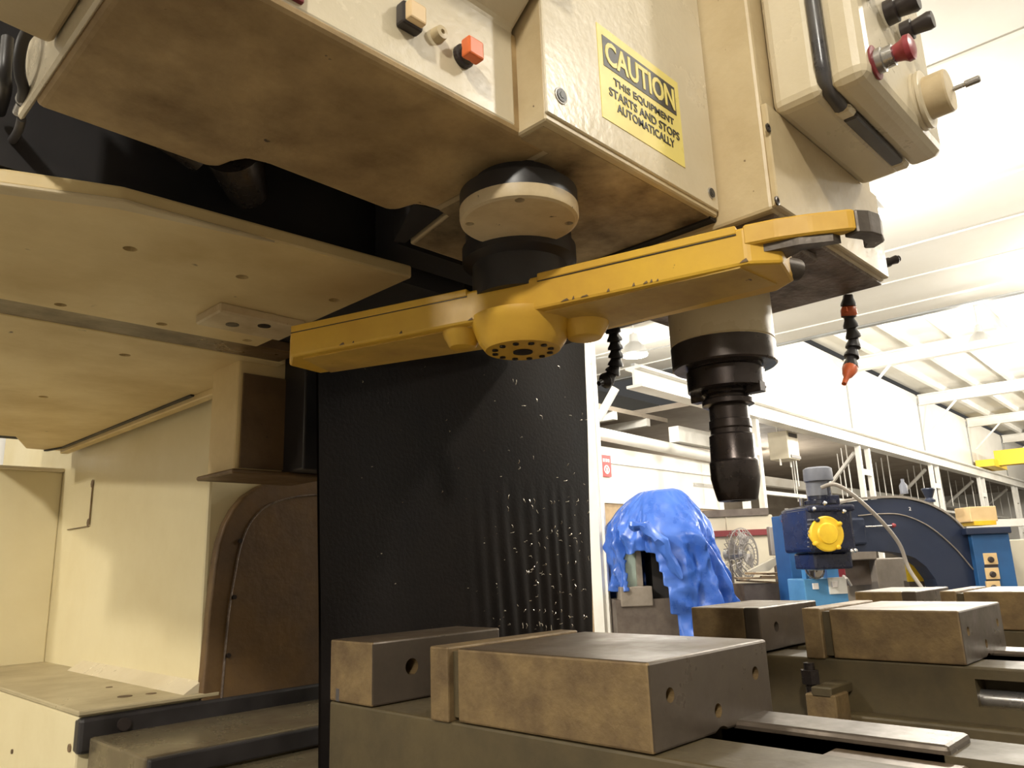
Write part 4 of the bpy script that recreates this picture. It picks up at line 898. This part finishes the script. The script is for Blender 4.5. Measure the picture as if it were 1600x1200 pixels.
g = BM(); tube(g, spline([dp(1283, 762, D - .2), dp(1305, 757, D - .25), dp(1335, 775, D - .3), dp(1375, 812, D - .3), dp(1405, 850, D - .3), dp(1420, 888, D - .35), dp(1445, 925, D - .5), dp(1470, 960, D - .7)], 7), .017, 8); obj('power_cable', g, 'cable_grey', na, 60)
g = BM(); down(g, 1519, 1574, 834, D - .05, .5, -.15, .008); cl_ = obj('machine_column', g, 'blue_paint', na)
g = BM(); obox(g, 1545, 829, D - .08, .38, .06, .56, -.15, .008); obj('column_cap', g, 'navy', na)
for k, (px, py) in enumerate(((1548, 873), (1551, 896), (1553, 917))):
    g = BM(); obox(g, px, py, D - .10 - .035 * k, .115, .10, .05, -.15, .003); sp_ = obj('socket_plate', g, 'beige_wood', cl_)
    c_, rr_, ff_ = fr(px, py, D - .10 - .035 * k, -.15); g = BM(); lathe(g, c_ + UP * -.008, -ff_, [(.028, -.003), (.026, .01), (.02, .016)], 18); obj('socket', g, 'dark_plastic', sp_, 40)
    g = BM(); obox(g, px + 1, py + 11, D - .115 - .035 * k, .11, .02, .05, -.15); obj('label_strip', g, 'dark_plastic', cl_)
# ---- things around the navy machine
t = thing('grey_cabinet', 'pale grey cabinet standing behind the navy arm', 'cabinet', toFloor(1395, 890, 7.8))
g = BM(); down(g, 1360, 1425, 872, 7.8, .5, .35, .01); obj('body', g, 'iron_light', t)
g = BM(); obox(g, 1345, 868, 7.7, .36, .09, .3, .2, .01); obj('hood', g, 'iron_light', t)
g = BM(); obox(g, 1342, 895, 7.75, .30, .24, .25, .2); obj('open_front', g, 'old_iron', t)
t = thing('yellow_guard', 'bright yellow guard panel glimpsed under the curved navy arm', 'guard', toFloor(1435, 890, 7.3))
g = BM(); obox(g, 1431, 888, 7.26, .17, .24, .03); obj('panel', g, 'yellow_cap', t)
g = BM(); down(g, 1420, 1444, 907, 7.27, .1); obj('stand', g, 'old_iron', t)
t = thing('beige_crate', 'beige square crate on a yellow tray on the blue column', 'crate', dp(1540, 824, 7.15))
g = BM(); obox(g, 1537, 803, 7.15, .25, .14, .25, 0, .006); obj('crate_box', g, 'beige_wood', t)
g = BM(); obox(g, 1540, 817, 7.12, .20, .04, .25); obj('tray', g, 'yellow_cap', t)
t = thing('white_cabinet', 'off-white cabinet at the right edge beside the blue column', 'cabinet', toFloor(1620, 880, 7.1))
g = BM(); down(g, 1577, 1670, 842, 7.1, .6, -.2, .02); obj('body', g, 'cnc_cream', t)
g = BM(); obox(g, 1612, 890, 7.05, .30, .55, .05, -.2, .01); obj('door', g, 'cnc_cream', t)
t = thing('grey_trunking', 'long pale grey trunking shelf above the off-white cabinet', 'shelf', toFloor(1590, 830, 8.5))
g = BM(); obox(g, 1590, 816, 8.5, .8, .08, .3); obj('board', g, 'steel_white', t)
for px in (1545, 1640):
    g = BM(); down(g, px - 3, px + 3, 820, 8.6, .05); obj('leg', g, 'steel_grey', t)
# loose fittings on top of the navy arm
for px, py, lab in ((1412, 765, 'small dark bottle standing on top of the curved navy arm'), (1452, 778, 'dark green cup standing farther right on the curved navy arm')):
    g = BM(); p = dp(px, py, 7.2)
    lathe(g, (p.x, p.y, p.z - .04), (0, 0, 1), [(.035, 0), (.035, .08), (.015, .11), (.015, .14)] if px < 1430 else [(.05, 0), (.05, .02), (.03, .04), (.06, .12), (.055, .13)], 18)
    tag(obj('bottle' if px < 1430 else 'cup', g, 'grey_paint' if px < 1430 else 'navy', None, 40), lab, 'bottle' if px < 1430 else 'cup')

# everything above was measured from the camera: lift it so that the floor lies at z = 0
for o in bpy.data.objects:
    if o.parent is None and o.type != 'CAMERA': o.location.z += EYE
